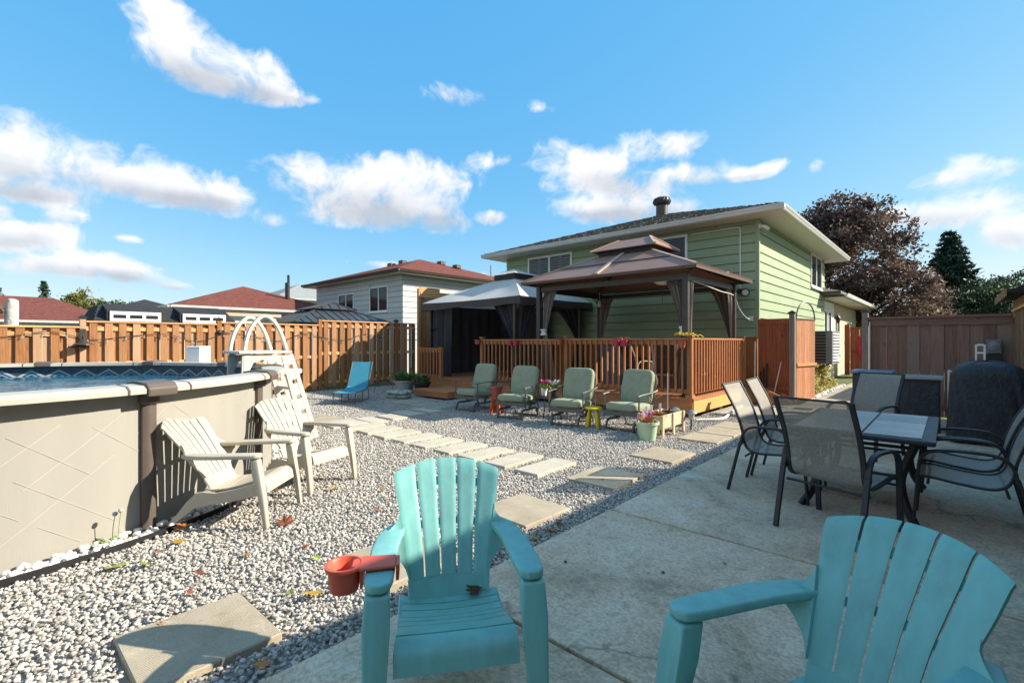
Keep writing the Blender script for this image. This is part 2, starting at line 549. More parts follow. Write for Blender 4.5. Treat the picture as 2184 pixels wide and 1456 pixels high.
m, n, l, bs = nt_new('liner')         # navy liner, printed with a zig-zag border band
tc = n.new('ShaderNodeTexCoord')
sp = n.new('ShaderNodeSeparateXYZ')
l.new(tc.outputs['UV'], sp.inputs[0])
def lm(op, a, b=None, c=None):
    q = n.new('ShaderNodeMath')
    q.operation = op
    for i, x in enumerate((a, b, c)):
        if x is None:
            continue
        if isinstance(x, (int, float)):
            q.inputs[i].default_value = x
        else:
            l.new(x, q.inputs[i])
    return q.outputs[0]
zig = lm('PINGPONG', sp.outputs[0], .16)
dv = lm('ABSOLUTE', lm('SUBTRACT', lm('MULTIPLY_ADD', zig, .62, .035), sp.outputs[1]))
zz = lm('LESS_THAN', dv, .016)
dv2 = lm('ABSOLUTE', lm('SUBTRACT', lm('MULTIPLY_ADD', zig, .62, .085), sp.outputs[1]))
zz2 = lm('LESS_THAN', dv2, .011)
v = vec_in(n, l, (1, 1, 1), False)
base = rampn(n, l, noise(n, l, v, 14, 6, .6), [(.3, (.012, .03, .055)), (.7, (.04, .075, .11))])
base = mixc(n, l, zz2, base, (.12, .25, .36))
base = mixc(n, l, zz, base, (.34, .38, .40))
l.new(base, bs.inputs['Base Color'])
bs.inputs['Roughness'].default_value = .3

# ---------------------------------------------------------------- clouds: thin vapour far up, one sheet on the sky sphere
m, n, l, bs = nt_new('cloud')
at = n.new('ShaderNodeAttribute')
at.attribute_name = 'cloud_amount'
ash = n.new('ShaderNodeAttribute')
ash.attribute_name = 'cloud_height'
ge = n.new('ShaderNodeNewGeometry')
nv_ = n.new('ShaderNodeVectorMath')
nv_.operation = 'NORMALIZE'
l.new(ge.outputs['Position'], nv_.inputs[0])
cw = n.new('ShaderNodeTexNoise')
cw.inputs['Scale'].default_value = 7
cw.inputs['Detail'].default_value = 3
l.new(nv_.outputs[0], cw.inputs['Vector'])
cwv = n.new('ShaderNodeVectorMath')
cwv.operation = 'MULTIPLY_ADD'
l.new(cw.outputs['Color'], cwv.inputs[0])
cwv.inputs[1].default_value = (.16, .16, .10)
l.new(nv_.outputs[0], cwv.inputs[2])
f = noise(n, l, cwv.outputs[0], 13, 9, .60)
f2 = noise(n, l, nv_.outputs[0], 5, 5, .55)
def nm(op, a, b=None, c=None, clamp=False):
    q = n.new('ShaderNodeMath')
    q.operation = op
    q.use_clamp = clamp
    for i, x in enumerate((a, b, c)):
        if x is None:
            continue
        if isinstance(x, (int, float)):
            q.inputs[i].default_value = x
        else:
            l.new(x, q.inputs[i])
    return q.outputs[0]
dens = nm('ADD', at.outputs['Fac'], nm('MULTIPLY_ADD', f, 3.0, -1.85))
al = n.new('ShaderNodeMapRange')
al.interpolation_type = 'SMOOTHSTEP'
l.new(dens, al.inputs['Value'])
al.inputs['From Min'].default_value = -.05
al.inputs['From Max'].default_value = .88
shd = nm('MULTIPLY_ADD', ash.outputs['Fac'], .60, nm('MULTIPLY_ADD', dens, -.30, .58))
shd = nm('MULTIPLY_ADD', f, 1.5, nm('MULTIPLY_ADD', f2, .9, nm('ADD', shd, -1.22)))
cc = rampn(n, l, shd, [(.0, (.52, .57, .65)), (.30, (.78, .81, .86)), (.62, (1, 1, 1))])
em = n.new('ShaderNodeEmission')
l.new(cc, em.inputs[0])
em.inputs[1].default_value = CLOUD_EMIT
tp = n.new('ShaderNodeBsdfTransparent')
mx = n.new('ShaderNodeMixShader')
l.new(al.outputs[0], mx.inputs[0])
l.new(tp.outputs[0], mx.inputs[1])
l.new(em.outputs[0], mx.inputs[2])
l.new(mx.outputs[0], n['Material Output'].inputs[0])

def build_clouds():
    st = .4
    az = np.radians(np.arange(-260, 100.1, st))
    el = np.radians(np.arange(1.2, 78, st))
    A, E = np.meshgrid(az, el, indexing='ij')
    D = np.stack([-np.sin(A) * np.cos(E), np.cos(A) * np.cos(E), np.sin(E)], -1)
    rg = np.random.RandomState(2)
    W = D.copy()
    for k in range(14):                                   # ragged outlines
        q = rg.normal(size=3) * rg.uniform(8, 34)
        W += np.sin(D @ q + rg.uniform(0, 6))[..., None] * rg.normal(size=3) * .10 / np.linalg.norm(q)
    den = np.full(A.shape, -3.0)
    hgt = np.zeros(A.shape)
    for (a_, e_, sx, sy, am) in CLOUDS:
        a, e = R(a_), R(e_)
        c = np.array((-math.sin(a) * math.cos(e), math.cos(a) * math.cos(e), math.sin(e)))
        rt = np.array((math.cos(a), math.sin(a), 0))
        up = np.cross(rt, c)
        if up[2] < 0:
            up = -up
        rel = W - c
        d1, d2, d3 = rel @ rt / R(sx), rel @ up / R(sy), rel @ c * 6
        l2 = d1 * d1 + d2 * d2 * np.where(d2 < 0, 1.5, .9) + d3 * d3
        b = am * 1.24 - .58 * am * l2
        den = np.maximum(den, b) + .12 * np.exp(-4 * (den - b) ** 2) * (den > -2)
        hgt += np.exp(-.8 * l2) * np.clip(d2, -1.5, 1.5)
    keep = den > -1.35
    cell = keep[:-1, :-1] | keep[1:, :-1] | keep[:-1, 1:] | keep[1:, 1:]
    idx = np.arange(A.size).reshape(A.shape)
    F = np.stack([idx[:-1, :-1], idx[1:, :-1], idx[1:, 1:], idx[:-1, 1:]], -1)[cell]
    used, inv = np.unique(F.ravel(), return_inverse=True)
    V = (D.reshape(-1, 3)[used] * 2000.0)
    me = bpy.data.meshes.new('sky_clouds')
    nv, nf = len(used), len(F)
    me.vertices.add(nv)
    me.vertices.foreach_set('co', V.ravel())
    me.loops.add(4 * nf)
    me.loops.foreach_set('vertex_index', inv.astype(np.int32))
    me.polygons.add(nf)
    me.polygons.foreach_set('loop_start', np.arange(0, 4 * nf, 4, dtype=np.int32))
    me.update(calc_edges=True)
    for nm_, ar in (('cloud_amount', den), ('cloud_height', hgt)):
        q = me.attributes.new(nm_, 'FLOAT', 'POINT')
        q.data.foreach_set('value', ar.ravel()[used])
    me.materials.append(MATS['cloud'])
    o = bpy.data.objects.new('sky_clouds', me)
    COL.objects.link(o)
    o['kind'] = 'structure'
    return o
build_clouds()

# ---------------------------------------------------------------- builders
class MB:
    def __init__(s):
        s.v, s.f, s.uv = [], [], {}

    def add(s, vs_, fs_, M=None):
        b = len(s.v)
        s.v += [tuple(M @ Vector(p)) for p in vs_] if M else [tuple(p) for p in vs_]
        s.f += [tuple(b + i for i in f) for f in fs_]
        return s

    def box(s, x0, x1, y0, y1, z0, z1, M=None):
        return s.add([(x0, y0, z0), (x1, y0, z0), (x1, y1, z0), (x0, y1, z0), (x0, y0, z1), (x1, y0, z1), (x1, y1, z1), (x0, y1, z1)],
                     [(0, 3, 2, 1), (4, 5, 6, 7), (0, 1, 5, 4), (1, 2, 6, 5), (2, 3, 7, 6), (3, 0, 4, 7)], M)

    def beam(s, p, q, w, h, up=(0, 0, 1)):
        """rectangular bar from p to q, w across, h along up"""
        p, q = Vector(p), Vector(q)
        d = (q - p).normalized()
        u = Vector(up)
        x = d.cross(u)
        if x.length < 1e-4:
            x = d.cross(Vector((1, 0, 0)))
        x.normalize()
        u = x.cross(d).normalized()
        c = [p + x * a * w / 2 + u * b * h / 2 for a, b in ((-1, -1), (1, -1), (1, 1), (-1, 1))]
        e = [k + (q - p) for k in c]
        return s.add(c + e, [(3, 2, 1, 0), (4, 5, 6, 7), (0, 1, 5, 4), (1, 2, 6, 5), (2, 3, 7, 6), (3, 0, 4, 7)])

    def tube(s, path, r, n=8, sec=None, up=(0, 0, 1), closed=False, caps=True, radii=None):
        P = [Vector(p) for p in path]
        N = len(P)
        sec = sec or [(math.cos(2 * pi * k / n) * r, math.sin(2 * pi * k / n) * r) for k in range(n)]
        n = len(sec)
        b = len(s.v)
        u = Vector(up)
        px = None
        for i in range(N):
            if closed:
                d = P[(i + 1) % N] - P[i - 1]
            else:
                d = P[min(i + 1, N - 1)] - P[max(i - 1, 0)]
            d.normalize()
            x = d.cross(u)
            if x.length < 0.05:
                x = px.copy() if px else d.cross(Vector((1, .3, 0)))
            x = (x - d * x.dot(d)).normalized()
            if px and x.dot(px) < 0:
                x = -x
            px = x
            w = x.cross(d).normalized()
            k = radii[i] if radii else 1
            for a, c in sec:
                s.v.append(tuple(P[i] + x * a * k + w * c * k))
        for i in range(N if closed else N - 1):
            i2 = (i + 1) % N
            for j in range(n):
                j2 = (j + 1) % n
                s.f.append((b + i * n + j, b + i * n + j2, b + i2 * n + j2, b + i2 * n + j))
        if caps and not closed:
            s.f.append(tuple(b + j for j in range(n - 1, -1, -1)))
            s.f.append(tuple(b + (N - 1) * n + j for j in range(n)))
        return s

    def cyl(s, p, q, r0, r1=None, n=12, caps=True):
        r1 = r0 if r1 is None else r1
        return s.tube([p, q], 1, n, [(math.cos(2 * pi * k / n), math.sin(2 * pi * k / n)) for k in range(n)], radii=[r0, r1], caps=caps)

    def lathe(s, prof, n=16, c=(0, 0, 0), caps=True):
        b = len(s.v)
        for (r, z) in prof:
            for k in range(n):
                a = 2 * pi * k / n
                s.v.append((c[0] + r * math.cos(a), c[1] + r * math.sin(a), c[2] + z))
        m = len(prof)
        for i in range(m - 1):
            for k in range(n):
                k2 = (k + 1) % n
                s.f.append((b + i * n + k, b + i * n + k2, b + (i + 1) * n + k2, b + (i + 1) * n + k))
        if caps:
            s.f.append(tuple(b + k for k in range(n - 1, -1, -1)))
            s.f.append(tuple(b + (m - 1) * n + k for k in range(n)))
        return s

    def prism(s, poly, t0, t1, fn):
        """polygon (a,b) extruded from t0 to t1; fn(a,b,t) -> xyz"""
        n = len(poly)
        vs_ = [fn(a, b, t0) for a, b in poly] + [fn(a, b, t1) for a, b in poly]
        fs_ = [tuple(range(n - 1, -1, -1)), tuple(range(n, 2 * n))] + [(i, (i + 1) % n, n + (i + 1) % n, n + i) for i in range(n)]
        return s.add(vs_, fs_)

    def grid(s, fn, nu, nv, thick=0, closed_u=False):
        """fn(u,v)->Vector for u,v in 0..1; with thick makes a closed shell along the normal"""
        P = [[Vector(fn(i / nu, j / nv)) for j in range(nv + 1)] for i in range(nu + 1)]
        def nrm(i, j):
            a = P[min(i + 1, nu)][j] - P[max(i - 1, 0)][j]
            b = P[i][min(j + 1, nv)] - P[i][max(j - 1, 0)]
            q = a.cross(b)
            return q.normalized() if q.length > 1e-9 else Vector((0, 0, 1))
        b0 = len(s.v)
        W = nv + 1
        for i in range(nu + 1):
            for j in range(W):
                s.v.append(tuple(P[i][j]))
        for i in range(nu):
            for j in range(nv):
                f = (b0 + i * W + j, b0 + (i + 1) * W + j, b0 + (i + 1) * W + j + 1, b0 + i * W + j + 1)
                s.uv[len(s.f)] = [(i / nu, j / nv), ((i + 1) / nu, j / nv), ((i + 1) / nu, (j + 1) / nv), (i / nu, (j + 1) / nv)]
                s.f.append(f)
        if thick:
            b1 = len(s.v)
            for i in range(nu + 1):
                for j in range(W):
                    s.v.append(tuple(P[i][j] - nrm(i, j) * thick))
            for i in range(nu):
                for j in range(nv):
                    s.uv[len(s.f)] = [(i / nu, j / nv), (i / nu, (j + 1) / nv), ((i + 1) / nu, (j + 1) / nv), ((i + 1) / nu, j / nv)]
                    s.f.append((b1 + i * W + j, b1 + i * W + j + 1, b1 + (i + 1) * W + j + 1, b1 + (i + 1) * W + j))
            for j in range(nv):
                s.f.append((b0 + j, b0 + j + 1, b1 + j + 1, b1 + j))
                s.f.append((b0 + nu * W + j + 1, b0 + nu * W + j, b1 + nu * W + j, b1 + nu * W + j + 1))
            for i in range(nu):
                s.f.append((b0 + (i + 1) * W, b0 + i * W, b1 + i * W, b1 + (i + 1) * W))
                s.f.append((b0 + i * W + nv, b0 + (i + 1) * W + nv, b1 + (i + 1) * W + nv, b1 + i * W + nv))
        return s

    def mesh(s, name, material, smooth=False, bevel=0, seg=1, uvfn=None, angle=40):
        me = bpy.data.meshes.new(name)
        me.from_pydata(s.v, [], s.f)
        if s.uv or uvfn:
            ul = me.uv_layers.new(name='UVMap')
            for pi_, p in enumerate(me.polygons):
                for k, li in enumerate(p.loop_indices):
                    if uvfn:
                        ul.data[li].uv = uvfn(me.vertices[me.loops[li].vertex_index].co, p.normal)
                    elif pi_ in s.uv:
                        ul.data[li].uv = s.uv[pi_][k]
        bm = bmesh.new()
        bm.from_mesh(me)
        bmesh.ops.recalc_face_normals(bm, faces=bm.faces)
        if bevel:
            ed = [e for e in bm.edges if len(e.link_faces) == 2 and e.calc_face_angle(0) > R(30)]
            bmesh.ops.bevel(bm, geom=ed, offset=bevel, segments=seg, profile=.6, affect='EDGES', clamp_overlap=True)
        bm.to_mesh(me)
        bm.free()
        if smooth:
            me.polygons.foreach_set('use_smooth', [True] * len(me.polygons))
            try:
                me.set_sharp_from_angle(angle=R(angle))
            except Exception:
                pass
        me.materials.append(MATS[material])
        return me

    def build(s, name, material, parent=None, **kw):
        return link(name, s.mesh(name, material, **kw), parent)

def link(name, me, parent=None, loc=None, rot=None):
    o = bpy.data.objects.new(name, me)
    COL.objects.link(o)
    if parent:
        o.parent = parent
    if loc is not None:
        o.location = loc
    if rot is not None:
        o.rotation_euler = rot
    return o

def tag(o, label=None, cat=None, group=None, kind=None):
    if label:
        o['label'] = label
    if cat:
        o['category'] = cat
    if group:
        o['group'] = group
    if kind:
        o['kind'] = kind
    return o

def thing(name, label, cat, loc=(0, 0, 0), rz=0, group=None):
    o = bpy.data.objects.new(name, None)
    o.empty_display_size = .1
    COL.objects.link(o)
    o.location = loc
    o.rotation_euler = (0, 0, rz)
    return tag(o, label, cat, group)

def copy_tree(o, parent=None):
    c = o.copy()
    COL.objects.link(c)
    c.parent = parent
    for ch in [k for k in o.children]:
        copy_tree(ch, c)
    return c

def placed(proto, label, loc, rz, group=None):
    c = copy_tree(proto)
    c.location = loc
    c.rotation_euler = (0, 0, rz)
    return tag(c, label, None, group)

def part_copies(name, me, parent, spots):
    """alike pieces that share one mesh; spots: (x,y,z) or (x,y,z,rotz)"""
    out = []
    for p in spots:
        out.append(link(name, me, parent, p[:3], (0, 0, p[3]) if len(p) > 3 else None))
    return out

def lerp(a, b, t):
    return a + (b - a) * t

def interp(keys, t):
    for (t0, v0), (t1, v1) in zip(keys, keys[1:]):
        if t <= t1:
            k = (t - t0) / (t1 - t0) if t1 > t0 else 0
            return lerp(v0, v1, max(0, k))
    return keys[-1][1]

def smooth_path(pts, n=6):
    """Catmull-Rom through the points"""
    P = [Vector(p) for p in pts]
    P = [P[0] * 2 - P[1]] + P + [P[-1] * 2 - P[-2]]
    out = []
    for i in range(1, len(P) - 2):
        a, b, c, d = P[i - 1:i + 3]
        for k in range(n):
            t = k / n
            out.append(.5 * ((2 * b) + (c - a) * t + (2 * a - 5 * b + 4 * c - d) * t * t + (3 * b - a - 3 * c + d) * t ** 3))
    out.append(P[-2])
    return out

def leaf_mesh(name, material, pts, size, rng, aspect=.6, flat=0.0, dirs=None):
    """many small leaf faces; pts: list of (x,y,z,tone)"""
    n = len(pts)
    A = np.array(pts, dtype=np.float64)
    rg = np.random.RandomState(rng)
    u = rg.normal(size=(n, 3))
    if flat:
        u[:, 2] *= (1 - flat)
    u /= np.linalg.norm(u, axis=1)[:, None]
    w = rg.normal(size=(n, 3))
    w -= (w * u).sum(1)[:, None] * u
    w /= np.linalg.norm(w, axis=1)[:, None]
    sz = size * rg.uniform(.6, 1.35, size=(n, 1))
    c = A[:, :3]
    q = np.stack([c - u * sz * .5, c + w * sz * aspect * .5, c + u * sz * .5, c - w * sz * aspect * .5], 1).reshape(-1, 3)
    me = bpy.data.meshes.new(name)
    me.vertices.add(4 * n)
    me.vertices.foreach_set('co', q.ravel())
    me.loops.add(4 * n)
    me.loops.foreach_set('vertex_index', np.arange(4 * n, dtype=np.int32))
    me.polygons.add(n)
    me.polygons.foreach_set('loop_start', np.arange(0, 4 * n, 4, dtype=np.int32))
    me.update(calc_edges=True)
    at = me.attributes.new('tone', 'FLOAT', 'POINT')
    at.data.foreach_set('value', np.repeat(np.clip(A[:, 3] + rg.normal(scale=.18, size=n), 0, 1), 4))
    me.materials.append(MATS[material])
    return me

def clumps(rng, centre, radii, n_clump, per, spread, shell=.55, zmin=-1):
    rg = random.Random(rng)
    out = []
    for k in range(n_clump):
        while True:
            d = Vector((rg.gauss(0, 1), rg.gauss(0, 1), rg.gauss(0, 1))).normalized()
            if d.z > zmin:
                break
        r = shell + (1 - shell) * rg.random() ** .6
        r *= rg.uniform(.86, 1.08)
        c = Vector(centre) + Vector((d.x * radii[0] * r, d.y * radii[1] * r, d.z * radii[2] * r))
        tone = rg.random()
        sp = spread * rg.uniform(.6, 1.3)
        for j in range(per):
            out.append((c.x + rg.gauss(0, sp), c.y + rg.gauss(0, sp), c.z + rg.gauss(0, sp * .6), tone))
    return out

# ================================================================ SETTING
g = MB()
g.box(-600, 600, -600, 600, -.40, -.06)
tag(g.build('ground', 'grass_ground'), kind='structure')
POOL = Vector((-7.55, -.34))
PR = 3.0
g = MB()
g.box(-14.2, -2.26, -7, 13.1, -.2, -.028)
tag(g.build('gravel_bed', 'soil_ground'), kind='structure')

# concrete patio: slabs cast between joints, along the gravel and up the side passage
patio = thing('patio', None, None)
patio['kind'] = 'structure'
ys = [-2.0, .05, 1.88, 3.71, 5.50, 7.30, 9.10, 10.9, 12.3]
for i in range(len(ys) - 1):
    y0, y1 = ys[i] + .013, ys[i + 1] - .013
    for (x0, x1) in ((-2.22, .9),):
        g = MB()
        g.box(x0, x1, y0, y1, -.10, .02)
        g.build('slab', 'concrete', patio, bevel=.009, seg=2)
path = thing('path', None, None)
path['kind'] = 'structure'
y = 12.32
k = 0
while y < 27:
    g = MB()
    g.box(-2.62, -1.55, y, y + .78, -.1, .012 + .004 * (k % 3))
    g.build('flagstone', 'flag', path, bevel=.01)
    g = MB()
    g.box(-1.54, -.72, y + .03, y + .75, -.1, .016)
    g.build('flagstone', 'flag', path, bevel=.01)
    y += .80
    k += 1

# pavers and stepping stones let into the gravel
RECTS = []
pav = thing('paver_path', None, None)
pav['kind'] = 'structure'
def paver(x0, x1, y0, y1, z1, m, rot=0, name='paver'):
    cx, cy = (x0 + x1) / 2, (y0 + y1) / 2
    g = MB()
    g.box(x0 - cx, x1 - cx, y0 - cy, y1 - cy, -.06, 0)
    o = g.build(name, m, pav, bevel=.006)
    o.location = (cx, cy, z1)
    o.rotation_euler = (random.Random(int(cx * 977 + cy * 131)).uniform(-.006, .006), random.Random(int(cx * 77 + cy * 31)).uniform(-.006, .006), R(rot))
    RECTS.append((x0 - .012, x1 + .012, y0 - .012, y1 + .012))
for (y0, y1, r) in ((.42, 1.0, 1), (1.6, 2.2, -2), (2.9, 3.5, -1), (4.22, 4.9, 2), (5.64, 6.34, -2), (7.13, 7.80, 0), (7.84, 8.50, 1), (8.54, 9.2, 0)):
    paver(-3.09, -2.5, y0, y1, .024, 'paver', r)
paver(-3.0, -2.42, -1.2, -.6, .024, 'paver', 1)
for k in range(9):
    x1 = -3.37 - .505 * k
    paver(x1 - .34, x1, 4.09 + .01 * math.sin(k * 3), 4.85 - .01 * k, .03, 'step_stone', .8 * math.sin(k * 2.1), 'stepping_stone')
paver(-8.45, -7.80, 3.97, 4.66, .03, 'step_stone', 1, 'stepping_stone')
paver(-8.42, -7.74, 4.70, 5.04, .028, 'step_stone', -1, 'stepping_stone')
paver(-8.98, -8.48, 3.95, 4.64, .018, 'paver', 1)
paver(-9.5, -9.0, 3.93, 4.60, .018, 'paver', 0)
for (x0, x1, y0, y1) in ((-8.42, -7.82, 5.18, 5.52), (-8.64, -7.94, 5.67, 6.05), (-8.70, -7.99, 6.22, 6.52)):
    paver(x0, x1, y0, y1, .028, 'step_stone', 0, 'stepping_stone')
for (x0, x1) in ((-10.2, -9.57), (-9.55, -8.95), (-8.93, -8.33)):
    paver(x0, x1, 6.63, 7.3, .022, 'paver', 0)
paver(-11.2, -10.6, 6.9, 7.5, .02, 'paver', 0)

# black edging strip that holds white pebbles round the pool
PE = PR + .26
g = MB()
N = 96
for k in range(N):
    a0, a1 = 2 * pi * k / N, 2 * pi * (k + 1) / N
    p = [(math.cos(a) * r + POOL.x, math.sin(a) * r + POOL.y) for a in (a0, a1) for r in (PE, PE + .014)]
    g.add([(*p[0], -.05), (*p[1], -.05), (*p[3], -.05), (*p[2], -.05), (*p[0], .035), (*p[1], .035), (*p[3], .035), (*p[2], .035)],
          [(4, 5, 6, 7), (0, 4, 7, 3), (1, 2, 6, 5)])
tag(g.build('garden_edging', 'black_plastic'), 'thin black plastic edging strip curving round the foot of the pool', 'edging')

# ---- crushed stone: points here, stones instanced on them
def stone_meshes(tag_, n, seed):
    c = bpy.data.collections.new(tag_)
    rg = np.random.RandomState(seed)
    for k in range(n):
        bm = bmesh.new()
        bmesh.ops.create_icosphere(bm, subdivisions=2, radius=1)
        pl = rg.normal(size=(9, 3))
        pl /= np.linalg.norm(pl, axis=1)[:, None]
        dd = rg.uniform(.62, .95, size=9)
        sx = rg.uniform((.8, .62, .5), (1.25, .95, .8))
        for v in bm.verts:
            p = np.array(v.co)
            for q, d in zip(pl, dd):
                t = p @ q
                if t > d:
                    p -= q * (t - d)
            v.co = Vector(p * sx)
        me = bpy.data.meshes.new(tag_)
        bm.to_mesh(me)
        bm.free()
        me.materials.append(MATS['stone' if tag_ == 'stone_kinds' else 'white_pebble'])
        o = bpy.data.objects.new(tag_, me)
        c.objects.link(o)
    return c

def scatter(name, pts, coll, smin, smax, seed):
    me = bpy.data.meshes.new(name)
    me.from_pydata(pts, [], [])
    o = link(name, me)
    ng = bpy.data.node_groups.new(name, 'GeometryNodeTree')
    ng.interface.new_socket('Geometry', in_out='INPUT', socket_type='NodeSocketGeometry')
    ng.interface.new_socket('Geometry', in_out='OUTPUT', socket_type='NodeSocketGeometry')
    N, L = ng.nodes, ng.links
    gi, go = N.new('NodeGroupInput'), N.new('NodeGroupOutput')
    ci = N.new('GeometryNodeCollectionInfo')
    ci.inputs['Collection'].default_value = coll
    ci.inputs['Separate Children'].default_value = True
    ci.inputs['Reset Children'].default_value = True
    ip = N.new('GeometryNodeInstanceOnPoints')
    ip.inputs['Pick Instance'].default_value = True
    rr = N.new('FunctionNodeRandomValue')
    rr.data_type = 'FLOAT_VECTOR'
    rr.inputs[0].default_value = (-.5, -.5, 0)
    rr.inputs[1].default_value = (.5, .5, 6.283)
    rr.inputs['Seed'].default_value = seed
    rs_ = N.new('FunctionNodeRandomValue')
    rs_.data_type = 'FLOAT'
    rs_.inputs[2].default_value = smin
    rs_.inputs[3].default_value = smax
    rs_.inputs['Seed'].default_value = seed + 1
    L.new(gi.outputs[0], ip.inputs['Points'])
    L.new(ci.outputs[0], ip.inputs['Instance'])
    L.new(rr.outputs[0], ip.inputs['Rotation'])
    L.new(rs_.outputs[1], ip.inputs['Scale'])
    L.new(ip.outputs[0], go.inputs[0])
    md = o.modifiers.new('scatter', 'NODES')
    md.node_group = ng
    return o

def hexpts(x0, x1, y0, y1, sp, jit, rg):
    xs = np.arange(x0, x1, sp)
    yy = np.arange(y0, y1, sp * .866)
    X, Y = np.meshgrid(xs, yy)
    X = X + (np.arange(len(yy)) % 2)[:, None] * sp / 2
    P = np.stack([X.ravel(), Y.ravel()], 1)
    P += rg.uniform(-jit, jit, size=P.shape) * sp
    return P

rg = np.random.RandomState(3)
P = np.concatenate([hexpts(-14.1, -2.24, -1.5, 10.4, .0265, .42, rg), hexpts(-14.1, -2.24, -1.5, 10.4, .040, .45, rg)])
layer = np.concatenate([np.zeros(len(hexpts(-14.1, -2.24, -1.5, 10.4, .0265, 0, rg))), np.ones(len(hexpts(-14.1, -2.24, -1.5, 10.4, .040, 0, rg)))])
dep = -.6756 * P[:, 0] + .7373 * P[:, 1]
lat = .7373 * P[:, 0] + .6756 * P[:, 1]
keep = (dep > 1.2) & (lat > -1.13 * dep - .8) & (lat < 1.13 * dep + .5)
dist = np.hypot(P[:, 0], P[:, 1])
keep &= rg.uniform(size=len(P)) < np.clip(1.0 - (dist - 5.0) * .075, .38, 1)
pr = np.hypot(P[:, 0] - POOL.x, P[:, 1] - POOL.y)
keep &= pr > PE + .03
keep &= ~((P[:, 0] < -3.7) & (P[:, 1] > 9.35)) & ~((P[:, 0] < -9.5) & (P[:, 0] > -10.9) & (P[:, 1] > 7.8))
for (x0, x1, y0, y1) in RECTS:
    keep &= ~((P[:, 0] > x0 - .006) & (P[:, 0] < x1 + .006) & (P[:, 1] > y0 - .006) & (P[:, 1] < y1 + .006))
P, layer = P[keep], layer[keep]
z = np.where(layer > 0, rg.uniform(.0, .010, size=len(P)), rg.uniform(-.014, -.004, size=len(P)))
# the odd stone kicked up on the pavers' edges and a slightly rolling surface
z += .006 * np.sin(P[:, 0] * 2.1) * np.cos(P[:, 1] * 1.7)
stones = stone_meshes('stone_kinds', 9, 1)
gv = scatter('gravel', np.column_stack([P, z]).tolist(), stones, .0085, .0185, 4)
tag(gv, 'grey and white crushed stone covering the yard', 'gravel', kind='stuff')
print('stones', len(P))
pb = stone_meshes('pebble_kinds', 5, 8)
Q = []
rg2 = random.Random(9)
for k in range(2100):
    a = rg2.uniform(0, 2 * pi)
    r = PR + rg2.uniform(.03, .245)
    Q.append((POOL.x + r * math.cos(a), POOL.y + r * math.sin(a), rg2.uniform(-.005, .02)))
tag(scatter('white_pebbles', Q, pb, .020, .036, 3), 'white pebbles between the pool wall and its edging', 'pebbles', kind='stuff')

# ================================================================ FENCES
# shadow-box cedar fence at the back of the yard (runs along Y at X = -14.3, seen from +X)
FX = -14.30
def bx(x0, x1, y0, y1, z0, z1, name, m, bevel=0):
    return MB().box(x0, x1, y0, y1, z0, z1).mesh(name, m, bevel=bevel)

back = thing('cedar_fence', 'orange cedar fence of alternating upright boards behind the pool', 'fence', (FX, 0, 0))
posts = [-4.05, -1.32, 1.40, 4.10, 6.85, 9.60]
tops = [1.74, 1.80, 1.93, 1.98, 2.12, 2.12]
post_me = bx(-.055, .055, -.055, .055, 0, 2.0, 'post', 'cedar', .006)
cap_g = MB()
cap_g.box(-.085, .085, -.085, .085, 0, .02)
cap_g.add([(-.075, -.075, .021), (.075, -.075, .021), (.075, .075, .021), (-.075, .075, .021), (0, 0, .075)], [(0, 1, 4), (1, 2, 4), (2, 3, 4), (3, 0, 4), (3, 2, 1, 0)])
cap_me = cap_g.mesh('post_cap', 'black_metal')
rf = random.Random(21)
for i in range(len(posts)):
    h = max(tops[i], tops[i - 1] if i else 0) + .09
    p = link('post', post_me, back, (0, posts[i], 0))
    p.scale = (1, 1, h / 2.0)
    link('post_cap', cap_me, back, (0, posts[i], h))
    y0 = posts[i] + .055
    y1 = (posts[i + 1] if i + 1 < len(posts) else 10.42) - .055
    t = tops[i]
    zb = .05 + (t - 2.0) * .4
    for z in (zb + .14, (t + zb) / 2 + .02, t - .14):
        MB().box(-.019, .019, y0, y1, z - .045, z + .045).build('rail', 'cedar_y', back)
    MB().box(-.06, .06, y0, y1, t - .002, t + .036).build('top_rail', 'cedar_y', back, bevel=.004)
    board = bx(0, .018, -.069, .069, zb, t - .004, 'board', 'cedar')
    nb = int((y1 - y0) / .245)
    st = (y1 - y0) / nb
    link('board', board, back, (-.038, y0 + .068, 0))
    for k in range(nb):
        yc = y0 + (k + .5) * st
        link('board', board, back, (.020, yc + rf.uniform(-.008, .008), 0), (rf.uniform(-.004, .004), 0, 0))
        if k < nb - 1 or True:
            link('board', board, back, (-.038, yc + st / 2 + rf.uniform(-.008, .008), 0))

# tall privacy screen that carries on beside the deck
scr = thing('privacy_screen', 'tall cedar privacy screen rising beside the white canopy gazebo', 'fence screen', (FX + .1, 10.55, 0))
bm_ = bx(0, .02, -.068, .068, .05, 3.30, 'board', 'cedar')
for k in range(19):
    link('board', bm_, scr, (.0, .07 + k * .142, 0))
MB().box(-.07, .03, -.08, 0.0, 0, 3.42).build('post', 'cedar', scr)
MB().box(-.07, .03, 2.72, 2.80, 0, 3.42).build('post', 'cedar', scr)
MB().box(-.05, .0215, 0, 2.7, 3.30, 3.33).build('rail', 'cedar_y', scr)
MB().box(.021, .045, 0, 2.7, 3.10, 3.29).build('trim_board', 'cedar_y', scr)
MB().box(-.02, .02, 0, .9, 3.335, 3.47).build('trim_board', 'cedar_y', scr)

